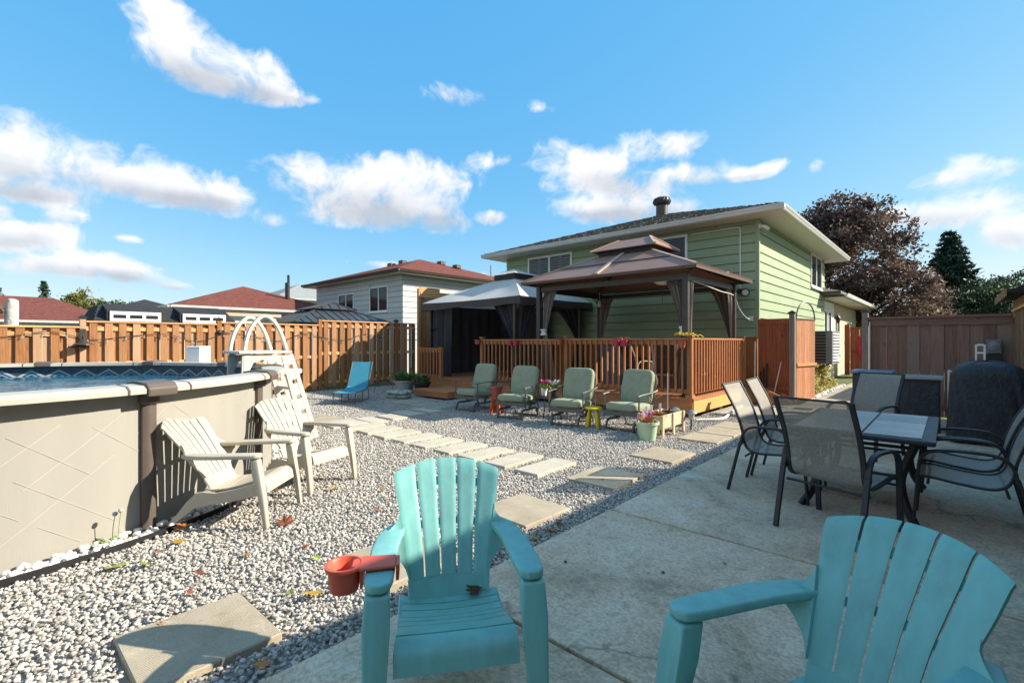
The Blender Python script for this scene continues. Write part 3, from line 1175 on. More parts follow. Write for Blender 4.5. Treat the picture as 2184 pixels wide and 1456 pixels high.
# dark back fence beside the side gate (along X at Y = 12.4) and weathered fence on the right boundary (X = .85)
dk = thing('dark_board_fence', 'dark stained board fence closing the patio behind the covered grill', 'fence', (0, 12.4, 0))
x = -1.25
k = 0
wds = [.17, .115, .17, .17, .18, .17, .19, .17, .18, .19, .17, .19]
while x < .82:
    w = wds[k % len(wds)]
    MB().box(x, x + w - .004, 0 if k % 2 else -.012, .018 if k % 2 else .006, .04, 1.93).build('board', 'dark_fence', dk)
    x += w
    k += 1
MB().box(-1.27, .83, -.035, -.0125, 1.82, 1.96).build('trim_board', 'dark_fence_x', dk)
MB().box(-1.30, .83, -.075, .055, 1.962, 2.0).build('top_rail', 'dark_fence_x', dk)
MB().box(-1.27, .83, -.03, -.0128, .2, .30).build('rail', 'dark_fence_x', dk)
gp = MB().box(-1.37, -1.265, -.055, .055, 0, 2.12).build('post', 'post_grey', dk)
link('post_cap', cap_me, dk, (-1.318, 0, 2.12))
MB().cyl((-1.235, -.07, .05), (-1.235, -.07, 1.9), .012).build('conduit', 'pvc', dk)

rt = thing('boundary_fence', 'weathered brown board fence running along the right boundary', 'fence', (.86, 0, 0))
bm2 = bx(-.02, 0, -.066, .066, .03, 2.02, 'board', 'side_fence')
bm3 = bx(.04, .06, -.066, .066, .03, 2.02, 'board', 'side_fence')
y = -4.0
k = 0
while y < 12.3:
    link('board', bm2 if k % 2 else bm3, rt, (0, y, 0))
    y += .118
    k += 1
MB().box(-.055, .09, -4.1, 12.34, 2.022, 2.06).build('top_rail', 'cedar_y', rt)
MB().box(.001, .039, -4.1, 12.34, .3, .39).build('rail', 'cedar_y', rt)
MB().box(.001, .039, -4.1, 12.34, 1.6, 1.69).build('rail', 'cedar_y', rt)

# side gate: fixed panel at the house, post, open leaf with an arched top bar
gt = thing('side_gate', 'open red-brown wooden gate with arched iron top beside the green house', 'gate', (0, 13.1, 0))
x = -3.58
while x < -2.92:
    MB().box(x, x + .136, 0, .018, .05, 1.93).build('board', 'gate_red', gt)
    x += .14
MB().box(-3.58, -2.88, -.03, -.002, 1.93, 2.06).build('trim_board', 'gate_red', gt)
MB().box(-3.58, -2.88, -.03, -.002, .30, .42).build('rail', 'gate_red', gt)
MB().box(-2.875, -2.765, -.055, .055, 0, 2.18).build('post', 'post_grey', gt)
MB().cyl((-2.745, -.06, .02), (-2.745, -.06, 2.1), .014).build('conduit', 'pvc', gt)
link('post_cap', cap_me, gt, (-2.82, 0, 2.18))
lf = bpy.data.objects.new('gate_leaf', None)
COL.objects.link(lf)
lf.parent = gt
lf.location = (-2.75, .06, 0)
lf.rotation_euler = (0, 0, R(75))
for k in range(7):
    MB().box(k * .127, k * .127 + .122, -.01, .012, .08, 2.02).build('board', 'leaf_gate', lf)
MB().box(-.01, .92, -.045, -.011, .9, .97).build('rail', 'cedar_x', lf)
MB().box(-.01, .90, -.02, .02, 2.022, 2.06).build('top_rail', 'metal_brown_dark', lf)
MB().tube([(.45 - .44 * math.cos(a), 0, 2.05 + .42 * math.sin(a)) for a in [pi * k / 16 for k in range(17)]], .016, 8).build('arch_bar', 'bronze_metal', lf, smooth=True)

g2 = thing('far_gate', 'red-brown wooden gate at the end of the side passage', 'gate', (0, 26.0, 0))
MB().box(-3.5, -3.32, -.1, .08, 0, 2.25).build('post', 'gate_red', g2)
x = -3.30
while x < -1.6:
    MB().box(x, x + .136, 0, .02, .06, 2.02).build('board', 'gate_red', g2)
    x += .14
MB().box(-3.3, -1.5, -.03, -.002, 2.02, 2.14).build('top_rail', 'gate_red', g2)
MB().box(-3.3, -1.5, -.03, -.002, 1.0, 1.1).build('rail', 'gate_red', g2)

# ================================================================ HOUSES
def siding(parent, x0, x1, z0, z1, h, m, face='y-', at=0, gaps=(), seed=1):
    """lap boards: each course is a board whose lower edge stands proud; gaps: windows (a0,a1,z0,z1)"""
    rg = random.Random(seed)
    z = z0
    while z < z1 - .02:
        zt = min(z + h - .020, z1)
        segs = [(x0, x1)]
        for (a0, a1, b0, b1) in gaps:
            if zt > b0 + .03 and z < b1 - .03:
                ns = []
                for (s0, s1) in segs:
                    if a0 > s0 and a1 < s1:
                        ns += [(s0, a0), (a1, s1)]
                    else:
                        ns.append((s0, s1))
                segs = ns
        fin = []
        for (s0, s1) in segs:
            if s1 - s0 > 3:
                c = rg.uniform(s0 + 1, s1 - 1)
                fin += [(s0, c - .0015), (c + .0015, s1)]
            else:
                fin.append((s0, s1))
        for (s0, s1) in fin:
            poly = [(-.006, z), (.040, z), (.043, z + .006), (.026, zt), (-.006, zt)]
            g = MB()
            if face == 'y-':
                g.prism(poly, s0, s1, lambda a, b, t: (t, at - a, b))
            else:
                g.prism(poly, s0, s1, lambda a, b, t: (at + a, t, b))
            g.build('siding_board', m, parent)
        z += h

def slope_uv(co, nrm):
    n = nrm.normalized()
    if abs(n.z) > .999:
        return (co.x, co.y)
    h = Vector((n.x, n.y, 0)).normalized()
    t = Vector((-h.y, h.x, 0))
    return (co.dot(t), -co.dot(h) / max(.2, n.z))

def hip_roof(x0, x1, y0, y1, ze, zr, ridge=0, axis='x', drop=.04):
    """hip roof as a closed body; ridge = ridge length"""
    cx, cy = (x0 + x1) / 2, (y0 + y1) / 2
    g = MB()
    e = [(x0, y0, ze), (x1, y0, ze), (x1, y1, ze), (x0, y1, ze)]
    b = [(p[0], p[1], ze - drop) for p in e]
    if ridge <= .01:
        g.add(e + b + [(cx, cy, zr)], [(0, 1, 8), (1, 2, 8), (2, 3, 8), (3, 0, 8), (4, 5, 1, 0), (5, 6, 2, 1), (6, 7, 3, 2), (7, 4, 0, 3), (7, 6, 5, 4)])
    else:
        r = [(cx - ridge / 2, cy, zr), (cx + ridge / 2, cy, zr)] if axis == 'x' else [(cx, cy - ridge / 2, zr), (cx, cy + ridge / 2, zr)]
        if axis == 'x':
            g.add(e + b + r, [(0, 1, 9, 8), (1, 2, 9), (2, 3, 8, 9), (3, 0, 8), (4, 5, 1, 0), (5, 6, 2, 1), (6, 7, 3, 2), (7, 4, 0, 3), (7, 6, 5, 4)])
        else:
            g.add(e + b + r, [(0, 1, 8), (1, 2, 9, 8), (2, 3, 9), (3, 0, 8, 9), (4, 5, 1, 0), (5, 6, 2, 1), (6, 7, 3, 2), (7, 4, 0, 3), (7, 6, 5, 4)])
    return g

def window(parent, a0, a1, z0, z1, face, at, mull=True, shutter=False, frame='white_paint', fw=.07):
    """window part with frame, panes, sill; a runs along X for 'y-' faces, along Y for 'x+' faces"""
    def bb(g, u0, u1, w0, w1, d0, d1):
        if face == 'y-':
            g.box(u0, u1, at - d1, at - d0, w0, w1)
        else:
            g.box(at + d0, at + d1, u0, u1, w0, w1)
        return g
    w = bb(MB(), a0 + .01, a1 - .01, z0 + .01, z1 - .01, .004, .010).build('window', 'window_dark', parent)
    for (u0, u1, w0, w1) in ((a0, a0 + fw, z0, z1), (a1 - fw, a1, z0, z1), (a0 + fw, a1 - fw, z1 - fw, z1), (a0 + fw, a1 - fw, z0, z0 + fw)):
        bb(MB(), u0, u1, w0, w1, .012, .062).build('frame', frame, w)
    mid = (a0 + a1) / 2
    cells = [(a0 + fw, a1 - fw)]
    if mull:
        bb(MB(), mid - .035, mid + .035, z0 + fw, z1 - fw, .014, .055).build('mullion', frame, w)
        cells = [(a0 + fw, mid - .035), (mid + .035, a1 - fw)]
    if shutter:
        for (c0, c1) in cells:
            for (s0, s1) in ((c0, (c0 + c1) / 2 - .004), ((c0 + c1) / 2 + .004, c1)):
                for (u0, u1) in ((s0, s0 + .05), (s1 - .05, s1)):
                    bb(MB(), u0, u1, z0 + fw, z1 - fw, .016, .026).build('shutter_stile', 'shutter_paint', w)
                z = z0 + fw + .05
                while z < z1 - fw - .05:
                    bb(MB(), s0 + .05, s1 - .05, z, z + .055, .017, .024).build('louver', 'shutter_paint', w)
                    z += .085
    for (c0, c1) in cells:
        bb(MB(), c0, c1, z0 + fw, z1 - fw, .030, .034).build('pane', 'glass', w)
    bb(MB(), a0 - .03, a1 + .03, z0 - .05, z0 - .002, .01, .10).build('sill', frame, w)
    return w

# ---- the green house
HX0, HX1, HY0, HY1 = -12.32, -3.62, 13.2, 21.8
hs = thing('green_house', 'green lap-sided house with brown foundation and grey shingle roof', 'house', (0, 0, 0))
core = MB().box(HX0 + .01, HX1 - .01, HY0 + .002, HY1, -.05, 4.61).build('wall', 'siding', hs)
MB().box(HX0, HX1, HY0 - .012, HY1, -.04, 1.6).build('foundation', 'foundation', hs)
WF = [(-11.27, -9.33, 3.42, 4.5), (-6.9, -5.41, 3.42, 4.5)]
WS = [(19.3, 21.15, 3.42, 4.6)]
siding(core, HX0 - .02, HX1 + .005, 1.61, 4.60, .242, 'siding', 'y-', HY0, WF, 2)
siding(core, HY0 - .022, HY1, 1.61, 4.60, .242, 'siding', 'x+', HX1, WS, 4)
MB().box(HX1 - .03, HX1 + .055, HY0 - .055, HY0 + .03, 1.61, 4.60).build('corner_board', 'siding', hs)
for w in WF:
    window(hs, *w, 'y-', HY0, True, w[0] < -9)
window(hs, *WS[0], 'x+', HX1, True)
OV = .64
MB().box(HX0 - OV, HX1 + OV, HY0 - OV, HY1 + OV, 4.605, 4.625).build('soffit', 'soffit', hs)
for k in range(70):     # soffit grooves seen under the eave on the sunny side
    pass
for (x0, x1, y0, y1) in ((HX0 - OV - .02, HX1 + OV + .02, HY0 - OV - .02, HY0 - OV - .001), (HX1 + OV + .001, HX1 + OV + .021, HY0 - OV, HY1 + OV)):
    MB().box(x0, x1, y0, y1, 4.60, 4.745).build('fascia', 'trim', hs)
rf_ = hip_roof(HX0 - OV - .04, HX1 + OV + .04, HY0 - OV - .04, HY1 + OV + .04, 4.745, 6.38).build('roof', 'shingle_grey', hs, uvfn=slope_uv)
# shingle tabs on the slopes in view, laid in courses
gsh = MB()
rsh = random.Random(17)
def tabs(p0, du, dv, L, rows, rh):
    p0, du, dv = Vector(p0), Vector(du).normalized(), Vector(dv).normalized()
    nn = du.cross(dv).normalized()
    if nn.z < 0:
        nn = -nn
    for r in range(rows):
        a = r * rh * COSF
        u = a + rsh.uniform(0, .2)
        while u < L - a - .2:
            w = rsh.uniform(.16, .36)
            h = rsh.uniform(.010, .030)
            b = p0 + du * u + dv * (r * rh)
            c = [b + nn * .004, b + du * w + nn * .004, b + du * w + dv * rh * 1.05 + nn * .003, b + dv * rh * 1.05 + nn * .003]
            tpv = [b + nn * h, b + du * w + nn * h, b + du * w + dv * rh * 1.05 + nn * .006, b + dv * rh * 1.05 + nn * .006]
            gsh.add([tuple(x) for x in c + tpv], [(4, 5, 6, 7), (0, 1, 5, 4), (1, 2, 6, 5), (3, 0, 4, 7)])
            u += w + .008
rx0, rx1, ry0, ry1 = HX0 - OV - .04, HX1 + OV + .04, HY0 - OV - .04, HY1 + OV + .04
run, rise = (ry1 - ry0) / 2, 6.38 - 4.745
COSF = run / math.hypot(run, rise)
tabs((rx0, ry0, 4.745), (1, 0, 0), (0, run, rise), rx1 - rx0, 34, .145)
run2 = (rx1 - rx0) / 2
tabs((rx1, ry0, 4.745), (0, 1, 0), (-run2, 0, rise), ry1 - ry0, 34, .145)
gsh.build('shingles', 'shingle_grey', hs, uvfn=slope_uv)['kind'] = 'stuff'
def gutter(p, q, nx, ny, parent, m='trim'):
    P, Q = Vector(p), Vector(q)
    d = (Q - P).normalized()
    o = Vector((nx, ny, 0))
    prof = [(0, .0), (.075, .0), (.10, .045), (.085, .06), (.105, .075), (.125, .12), (.115, .12), (.10, .085), (.0, .085)]
    g = MB()
    g.prism(prof, 0, (Q - P).length, lambda a, b, t: tuple(P + d * t + o * a + Vector((0, 0, b))))
    return g.build('gutter', m, parent)
gutter((HX0 - OV - .02, HY0 - OV - .022, 4.612), (HX1 + OV + .14, HY0 - OV - .022, 4.612), 0, -1, hs)
gutter((HX1 + OV + .023, HY0 - OV - .02, 4.612), (HX1 + OV + .023, HY1 + OV, 4.612), 1, 0, hs)
# roof turbine vent
vt = MB()
vt.cyl((0, 0, -.15), (0, 0, .34), .17, .17, 18)
tb = vt.build('turbine_vent', 'metal_brown_dark', rf_, smooth=True)
tb.location = (-7.85, 16.75, 6.16)
tb.scale = (1.22, 1.22, 1.0)
fin = MB()
fin.lathe([(.10, 0), (.21, .05), (.25, .15), (.22, .25), (.10, .32), (.02, .335)], 18)
tf = fin.build('turbine_head', 'bronze_metal', tb, smooth=True)
tf.location = (0, 0, .33)
fb = MB()
for k in range(18):
    a = 2 * pi * k / 18
    pth = [((.012 + r) * math.cos(a + s), (.012 + r) * math.sin(a + s), z + .33) for r, z, s in ((.21, .05, 0), (.25, .15, .12), (.22, .25, .24), (.10, .32, .36))]
    fb.tube(pth, .012, 4)
fb.build('turbine_fins', 'metal_brown_dark', tb)
# wall conduit and electrics
cd = MB()
cd.tube(smooth_path([(-5.3, HY0 - .05, 4.47), (-4.7, HY0 - .05, 4.47), (-4.12, HY0 - .05, 4.47), (-4.02, HY0 - .05, 4.40), (-4.02, HY0 - .05, 4.2), (-4.02, HY0 - .05, 2.85)], 4), .018, 6)
cd.build('conduit', 'pvc', hs)
fl = thing('flood_light', 'twin white security flood light under the eave at the house corner', 'flood light', (HX1 + .05, HY0 - .02, 4.42))
MB().cyl((0, 0, 0), (.03, -.0, 0), .06).build('base', 'white_plastic', fl)
for s in (-1, 1):
    MB().tube([(.03, s * .03, 0), (.08, s * .07 + .03, -.01), (.16, s * .09 + .12, -.05)], 1, 10, [(math.cos(2 * pi * k / 10), math.sin(2 * pi * k / 10)) for k in range(10)], radii=[.02, .03, .052]).build('lamp_head', 'white_plastic', fl, smooth=True)
sp = thing('round_flood_light', 'black twin round flood light at the end of a wall conduit', 'flood light', (-4.02, HY0 - .05, 2.80))
MB().box(-.05, .05, -.06, .02, -.06, .06).build('base', 'black_plastic', sp)
for s in (-1, 1):
    c = Vector((s * .17, -.16, -.05))
    d = Vector((s * .25, -1, -.25)).normalized()
    h = MB()
    h.tube([(s * .03, -.04, 0), tuple(c - d * .06)], .016, 6)
    h.cyl(tuple(c - d * .06), tuple(c), .055, .10, 18)
    h.cyl(tuple(c), tuple(c + d * .025), .105, .105, 18)
    ho = h.build('lamp_head', 'black_plastic', sp, smooth=True)
    MB().cyl(tuple(c + d * .026), tuple(c + d * .032), .078, .075, 18).build('lens', 'lens', ho)
# low front wing of the house, past the side wall
wg = thing('front_wing', 'low beige brick wing of the house with white trimmed windows', 'house wing', (0, 0, 0))
MB().box(-11.5, -3.75, 21.82, 31.5, -.05, 3.15).build('wall', 'brick_beige', wg)
MB().box(-3.74, -3.70, 21.83, 24.6, .05, 3.13).build('panel', 'white_paint', wg)
for y0 in (22.1, 23.0, 25.4):
    window(wg, y0, y0 + .62, .9, 2.75, 'x+', -3.70 if y0 < 25 else -3.75, False)
MB().box(-12, -3.0, 21.81, 32.0, 3.18, 3.22).build('soffit', 'soffit', wg)
hip_roof(-12, -2.95, 21.0, 32.1, 3.36, 4.6, 3, 'y', .1).build('roof', 'shingle_grey', wg, uvfn=slope_uv)
gutter((-2.95, 21.85, 3.20), (-2.95, 32.0, 3.20), 1, 0, wg, 'white_paint')
wl_ = thing('wall_lantern', 'black coach lantern on the beige brick wing', 'lantern', (-3.6, 24.9, 2.45))
MB().lathe([(.02, -.16), (.07, -.1), (.09, .06), (.10, .07), (.05, .13), (.01, .2)], 8).build('lantern_body', 'black_metal', wl_)
MB().tube([(0, 0, .15), (-.05, 0, .2), (-.1, 0, .15), (-.1, 0, 0)], .012, 6).build('bracket', 'black_metal', wl_)

# air conditioner on the side wall
ac = thing('air_conditioner', 'dark grey outdoor air conditioner with louvred sides beside the gate', 'air conditioner', (-3.55, 16.0, .88))
MB().box(0.03, 1.07, .03, 1.17, .02, .88).build('casing', 'black_metal', ac)
MB().box(0, 1.1, 0, 1.2, .88, .92).build('top', 'grey_vinyl', ac, bevel=.01)
MB().box(0, 1.1, 0, 1.2, -.03, .02).build('base', 'grey_vinyl', ac)
for z in [.05 + .085 * k for k in range(10)]:
    MB().box(.0, .95, -.012, .029, z, z + .022).build('louver', 'grey_vinyl', ac)
    MB().box(1.071, 1.11, .12, 1.15, z, z + .05).build('louver', 'white_plastic', ac)
for (x0, x1, y0, y1) in ((.95, 1.10, -.01, .10), (-.01, .06, -.01, .06)):
    MB().box(x0, x1, y0, y1, .021, .879).build('corner_post', 'grey_vinyl', ac)
for y0 in (.1, 1.0):
    MB().beam((-.04, y0, -.55), (.9, y0, -.04), .04, .04).build('bracket', 'black_metal', ac)
    MB().box(-.06, -.03, y0 - .02, y0 + .02, -.6, .6).build('bracket', 'black_metal', ac)

# ---- grey neighbour house with red roof
nb_ = thing('grey_neighbour_house', 'pale grey two-storey house with red shingle roof behind the fence', 'house', (0, 0, 0))
NX0, NX1, NY0, NY1 = -28.3, -19.4, 13.4, 22.0
core = MB().box(NX0, NX1, NY0, NY1, -.05, 4.72).build('wall', 'siding_grey', nb_)
NWF = [(-25.6, -23.9, 3.0, 4.15), (-22.3, -20.6, 3.0, 4.3)]
siding(core, NX0, NX1 + .02, 1.6, 4.7, .26, 'siding_grey', 'y-', NY0 - .008, NWF, 7)
siding(core, NY0 - .02, NY1, 1.6, 4.7, .26, 'siding_grey', 'x+', NX1 + .008, (), 8)
for w in NWF:
    window(nb_, *w, 'y-', NY0, True)
MB().box(NX0 - .6, NX1 + .6, NY0 - .6, NY1 + .6, 4.721, 4.74).build('soffit', 'soffit', nb_)
r_ = hip_roof(NX0 - .62, NX1 + .62, NY0 - .62, NY1 + .62, 4.90, 6.50, 0, 'x', .155).build('roof', 'shingle_red', nb_, uvfn=slope_uv)
gutter((NX0 - .6, NY0 - .625, 4.76), (NX1 + .7, NY0 - .625, 4.76), 0, -1, nb_, 'metal_brown_dark')
gutter((NX1 + .625, NY0 - .6, 4.76), (NX1 + .625, NY1 + .6, 4.76), 1, 0, nb_, 'metal_brown_dark')
for (x, y, z) in ((-25.2, 16.6, 6.05), (-24.6, 17.0, 6.2), (-22.9, 18.6, 6.15), (-21.8, 18.9, 5.85)):
    MB().box(x - .2, x + .2, y - .2, y + .2, z, z + .22).build('roof_vent', 'metal_brown_dark', r_, bevel=.03)
MB().cyl((-20.5, 20.5, 5.3), (-20.5, 20.5, 6.1), .05).build('vent_pipe', 'steel_tool', r_)

def bungalow(name, label, cx, cy, w, d, ze, zr, wallm, roofm, ridge=0, ax='x', vents=(), rot=0, trims='white_paint', wins=()):
    t = thing(name, label, 'house', (cx, cy, 0), R(rot))
    MB().box(-w / 2 + .5, w / 2 - .5, -d / 2 + .5, d / 2 - .5, -.05, ze - .16).build('wall', wallm, t)
    MB().box(-w / 2 + .04, w / 2 - .04, -d / 2 + .04, d / 2 - .04, ze - .16, ze - .13).build('soffit', trims, t)
    r = hip_roof(-w / 2, w / 2, -d / 2, d / 2, ze, zr, ridge, ax, .125).build('roof', roofm, t, uvfn=slope_uv)
    gutter((-w / 2, -d / 2 - .002, ze - .1), (w / 2, -d / 2 - .002, ze - .1), 0, -1, t, trims)
    gutter((w / 2 + .002, -d / 2, ze - .1), (w / 2 + .002, d / 2, ze - .1), 1, 0, t, trims)
    for (x, y, z, h) in vents:
        MB().cyl((x, y, z - .3), (x, y, z + h), .12, .12, 10).build('roof_vent', 'black_metal', r)
    for (a0, a1, z0, z1) in wins:
        window(t, a0, a1, z0, z1, 'y-', -d / 2 + .5, True)
    return t

# camera-frame helper turned into yard coordinates once: depth and sideways distance of far houses
def yard(xc, d):
    return (.7373 * xc - .6756 * d, .6756 * xc + .7373 * d)
x, y = yard(-14.9, 26.5)
bungalow('red_roof_bungalow', 'bungalow with bright red hipped roof beyond the pool ladder', x, y, 9.0, 8.6, 3.05, 4.55, 'stucco_white', 'shingle_red', 0, 'x', ((2.2, 1.5, 4.1, .6),))
x, y = yard(-29.5, 27.5)
bungalow('dark_red_roof_house', 'low house with long dull red roof at the far left', x, y, 13, 9.5, 2.55, 4.15, 'stucco_white', 'shingle_red', 4.5, 'y')
x, y = yard(-29.5, 38.0)
bungalow('charcoal_roof_house', 'house with plain charcoal hipped roof behind the black shed', x, y, 12, 9, 3.1, 4.75, 'stucco_white', 'shingle_black', 3.0, 'x')
x, y = yard(-20.5, 46.0)
bungalow('pale_roof_house', 'distant two-storey house with pale grey-green roof and chimney pipe', x, y, 9.5, 8, 5.2, 7.0, 'siding_grey', 'shingle_pale', 0, 'x', ((-.9, -.6, 6.7, 1.2), (1.2, .4, 6.4, .5)), wins=((-3, -1.8, 3.6, 4.8), (.2, 1.4, 3.6, 4.8)))

# black shed with two dormers right behind the fence
sh = thing('black_roof_shed', 'shed with black shingle roof and two white three-pane dormers', 'shed', (-17.0, 3.42, -.14), 0)
MB().box(-1.7, 1.1, -1.5, 1.5, 0, 2.02).build('wall', 'stucco_white', sh)
g = MB()
g.prism([(1.35, 2.0), (.35, 2.62), (-1.2, 2.62), (-2.0, 2.0)], -1.72, 1.72, lambda a, b, t: (a, t * (1.0 if b < 2.3 else .86), b))
sr = g.build('roof', 'shingle_black', sh, uvfn=slope_uv)
for yc in (-.80, .78):
    g = MB()
    g.prism([(1.08, 2.13), (1.08, 2.44), (.2, 2.66), (.2, 2.13)], yc - .60, yc + .60, lambda a, b, t: (a, t, b))
    dm = g.build('dormer', 'shingle_black', sr, uvfn=slope_uv)
    MB().box(1.085, 1.115, yc - .54, yc + .54, 2.17, 2.42).build('frame', 'white_paint', dm)
    for q in (-.34, 0, .34):
        MB().box(1.117, 1.122, yc + q - .13, yc + q + .13, 2.245, 2.335).build('pane', 'window_dark', dm)
MB().box(1.37, 1.40, -1.7, 1.7, 1.93, 2.01).build('eave_trim', 'trim', sh)

# white pergola behind the ladder and the black metal gazebo next door
pg = thing('white_pergola', 'white painted pergola end with brown rafters behind the pool ladder', 'pergola', (-17.6, 6.0, 0))
MB().box(-.9, 0, -1.0, .9, 2.0, 2.06).build('roof_panel', 'white_paint', pg)
for k in range(3):
    MB().box(.0, .05, -1.0, .9, 1.55 + .12 * k, 1.64 + .12 * k).build('beam', 'white_paint', pg)
MB().box(-.05, .06, -1.1, 1.0, 2.35, 2.45).build('header', 'cap_trim', pg)
for yy in (-.9, .8):
    MB().box(-.1, -.01, yy - .05, yy + .05, 0, 2.34).build('post', 'white_paint', pg)

def hardtop(name, label, loc, w, d, ze, zm, zt0, zt1, wt, dt, rib_m, roof_m, seams, post_h=None, rz=0):
    t = thing(name, label, 'gazebo', loc, rz)
    def tier(x0, x1, y0, y1, z0, u0, u1, v0, v1, z1, nm):
        A = [(x0, y0, z0), (x1, y0, z0), (x1, y1, z0), (x0, y1, z0)]
        B = [(u0, v0, z1), (u1, v0, z1), (u1, v1, z1), (u0, v1, z1)]
        for i in range(4):
            j = (i + 1) % 4
            q = [Vector(A[i]), Vector(A[j]), Vector(B[j]), Vector(B[i])]
            nn = (q[1] - q[0]).cross(q[3] - q[0]).normalized()
            g = MB()
            q2 = [p - nn * .02 for p in q]
            g.add([tuple(p) for p in q + q2], [(0, 1, 2, 3), (7, 6, 5, 4), (0, 4, 5, 1), (1, 5, 6, 2), (2, 6, 7, 3), (3, 7, 4, 0)])
            po = g.build(nm, roof_m, t)
            L = (q[1] - q[0]).length
            ns = int(L / seams) if seams else 0
            for k in range(1, ns):
                f = k / ns
                b0 = q[0].lerp(q[1], f)
                # the seam runs straight up the slope until it meets a hip or the top edge
                slope = ((q[3] + q[2]) / 2 - (q[0] + q[1]) / 2)
                hipin = min(f, 1 - f) * L
                tin = ((q[0] - q[1]).length - (q[3] - q[2]).length) / 2
                kk = min(1, hipin / tin) if tin > 0 else 1
                MB().beam(b0 + nn * .012, b0 + slope * kk + nn * .012, .02, .025, tuple(nn)).build('seam', rib_m, po)
        for i in range(4):
            a, b = Vector(A[i]), Vector(B[i])
            MB().beam(a + Vector((0, 0, .012)), b + Vector((0, 0, .012)), .055, .03).build('hip_cap', rib_m, t)
    tier(-w / 2, w / 2, -d / 2, d / 2, ze, -wt / 2 + .1, wt / 2 - .1, -dt / 2 + .1, dt / 2 - .1, zm, 'roof_panel')
    tier(-wt / 2, wt / 2, -dt / 2, dt / 2, zt0, -wt / 4, wt / 4, -.02, .02, zt1, 'vent_panel')
    return t, tier
bg, _ = hardtop('black_gazebo', 'black metal hardtop gazebo roof showing above the cedar fence', (-17.2, 8.55, 0), 3.4, 3.9, 2.14, 2.62, 2.68, 2.92, 1.3, 1.7, 'metal_black_roof', 'metal_black_roof', .3)
for sx in (-1, 1):
    for sy in (-1, 1):
        MB().box(sx * 1.4 - .05, sx * 1.4 + .05, sy * 1.65 - .05, sy * 1.65 + .05, 0, 2.2).build('post', 'black_metal', bg)
for sx in (-1, 1):
    MB().box(sx * 1.4 - .04, sx * 1.4 + .04, -1.6, 1.6, 2.0, 2.12).build('beam', 'black_metal', bg)

# neighbour's garage beyond the right boundary: its roof edge shades the patio
gr = thing('neighbour_garage', 'brown timber garage roof edge beyond the right boundary fence', 'garage', (0, 0, 0))
MB().box(1.75, 5.6, -5.5, 13.0, 0, 3.0).build('wall', 'siding_grey', gr)
g = MB()
g.prism([(1.36, 3.06), (1.36, 3.12), (3.7, 4.1), (6.1, 3.12), (6.1, 3.06)], -6, 13.5, lambda a, b, t: (a, t, b))
g.build('roof', 'shingle_black', gr, uvfn=slope_uv)
MB().box(1.33, 1.359, -6, 13.5, 2.98, 3.15).build('fascia', 'cedar_y', gr)
ns_ = thing('neighbour_shed', 'brown shed roof corner above the right boundary fence', 'shed', (1.1, 18.2, 0))
MB().box(.35, 2.8, .3, 3.6, 0, 2.75).build('wall', 'side_fence', ns_)
g = MB()
g.prism([(0, 2.80), (0, 2.86), (1.6, 3.4), (3.2, 2.86), (3.2, 2.80)], 0, 4, lambda a, b, t: (a, t, b))
g.build('roof', 'shingle_black', ns_, uvfn=slope_uv)
MB().box(-.03, -.001, 0, 4, 2.70, 2.90).build('fascia', 'side_fence', ns_)

# ================================================================ DECK
dk_ = thing('wooden_deck', 'stained wooden deck with baluster railing in front of the green house', 'deck', (0, 0, 0))
DZ = .39
DY = 9.22
y = DY - .02
while y < 13.1:
    y1 = min(y + .138, 13.15)
    MB().box(-12.56, -3.66, y, y1, DZ - .035, DZ).build('deck_board', 'stain_x', dk_)
    y += .144
MB().box(-12.55, -3.70, DY + .0, DY + .035, .09, DZ - .037).build('fascia', 'stain_x', dk_)
MB().box(-3.715, -3.68, DY + .036, 13.15, .09, DZ - .037).build('fascia', 'fascia_y', dk_)
for (x, y) in ((-3.9, 9.6), (-3.9, 11.2), (-3.9, 12.8), (-6, 9.6), (-8.2, 9.6)):
    MB().box(x - .07, x + .07, y - .07, y + .07, -.05, DZ - .04).build('support_post', 'planter_wood', dk_)
RT = 1.57
pm = bx(-.048, .048, -.048, .048, 0, 1, 'post', 'stain', .004)
bal = bx(-.019, .019, -.019, .019, 0, 1, 'baluster', 'stain', .002)
def rail_run(p, q, top, bot, npost=True):
    P, Q = Vector((*p, 0)), Vector((*q, 0))
    L = (Q - P).length
    d = (Q - P) / L
    mname = 'stain_x' if abs(d.x) > .5 else 'stain_y'
    a, b = P + d * .05, Q - d * .05
    MB().beam((a.x, a.y, top - .02), (b.x, b.y, top - .02), .095, .04).build('top_rail', mname, dk_, bevel=.004)
    MB().beam((a.x, a.y, top - .085), (b.x, b.y, top - .085), .038, .085).build('upper_rail', mname, dk_)
    MB().beam((a.x, a.y, bot + .04), (b.x, b.y, bot + .04), .038, .085).build('bottom_rail', mname, dk_)
    n = int(round(L / .145))
    nrm_ = Vector((-d.y, d.x, 0))
    if nrm_.y > 0 or nrm_.x < 0:
        nrm_ = -nrm_
    for k in range(1, n):
        c = P + d * (L * k / n) + nrm_ * .038
        o = link('baluster', bal, dk_, (c.x, c.y, bot + .005))
        o.scale = (1, 1, top - .05 - bot - .005)
def rpost(x, y, z0, z1):
    o = link('post', pm, dk_, (x, y, z0))
    o.scale = (1, 1, z1 - z0)
RY = DY + .055
for x in (-3.76, -6.74, -9.62):
    rpost(x, RY, DZ, RT + .03)
    MB().box(x - .065, x + .065, RY - .065, RY + .065, RT + .031, RT + .055).build('post_cap', 'stain_x', dk_)
rail_run((-3.76, RY), (-6.74, RY), RT, .47)
rail_run((-6.74, RY), (-9.62, RY), RT - .012, .47)
rail_run((-3.76, RY), (-3.76, 12.52), RT, .47)
rpost(-3.76, 12.52, DZ, RT + .05)
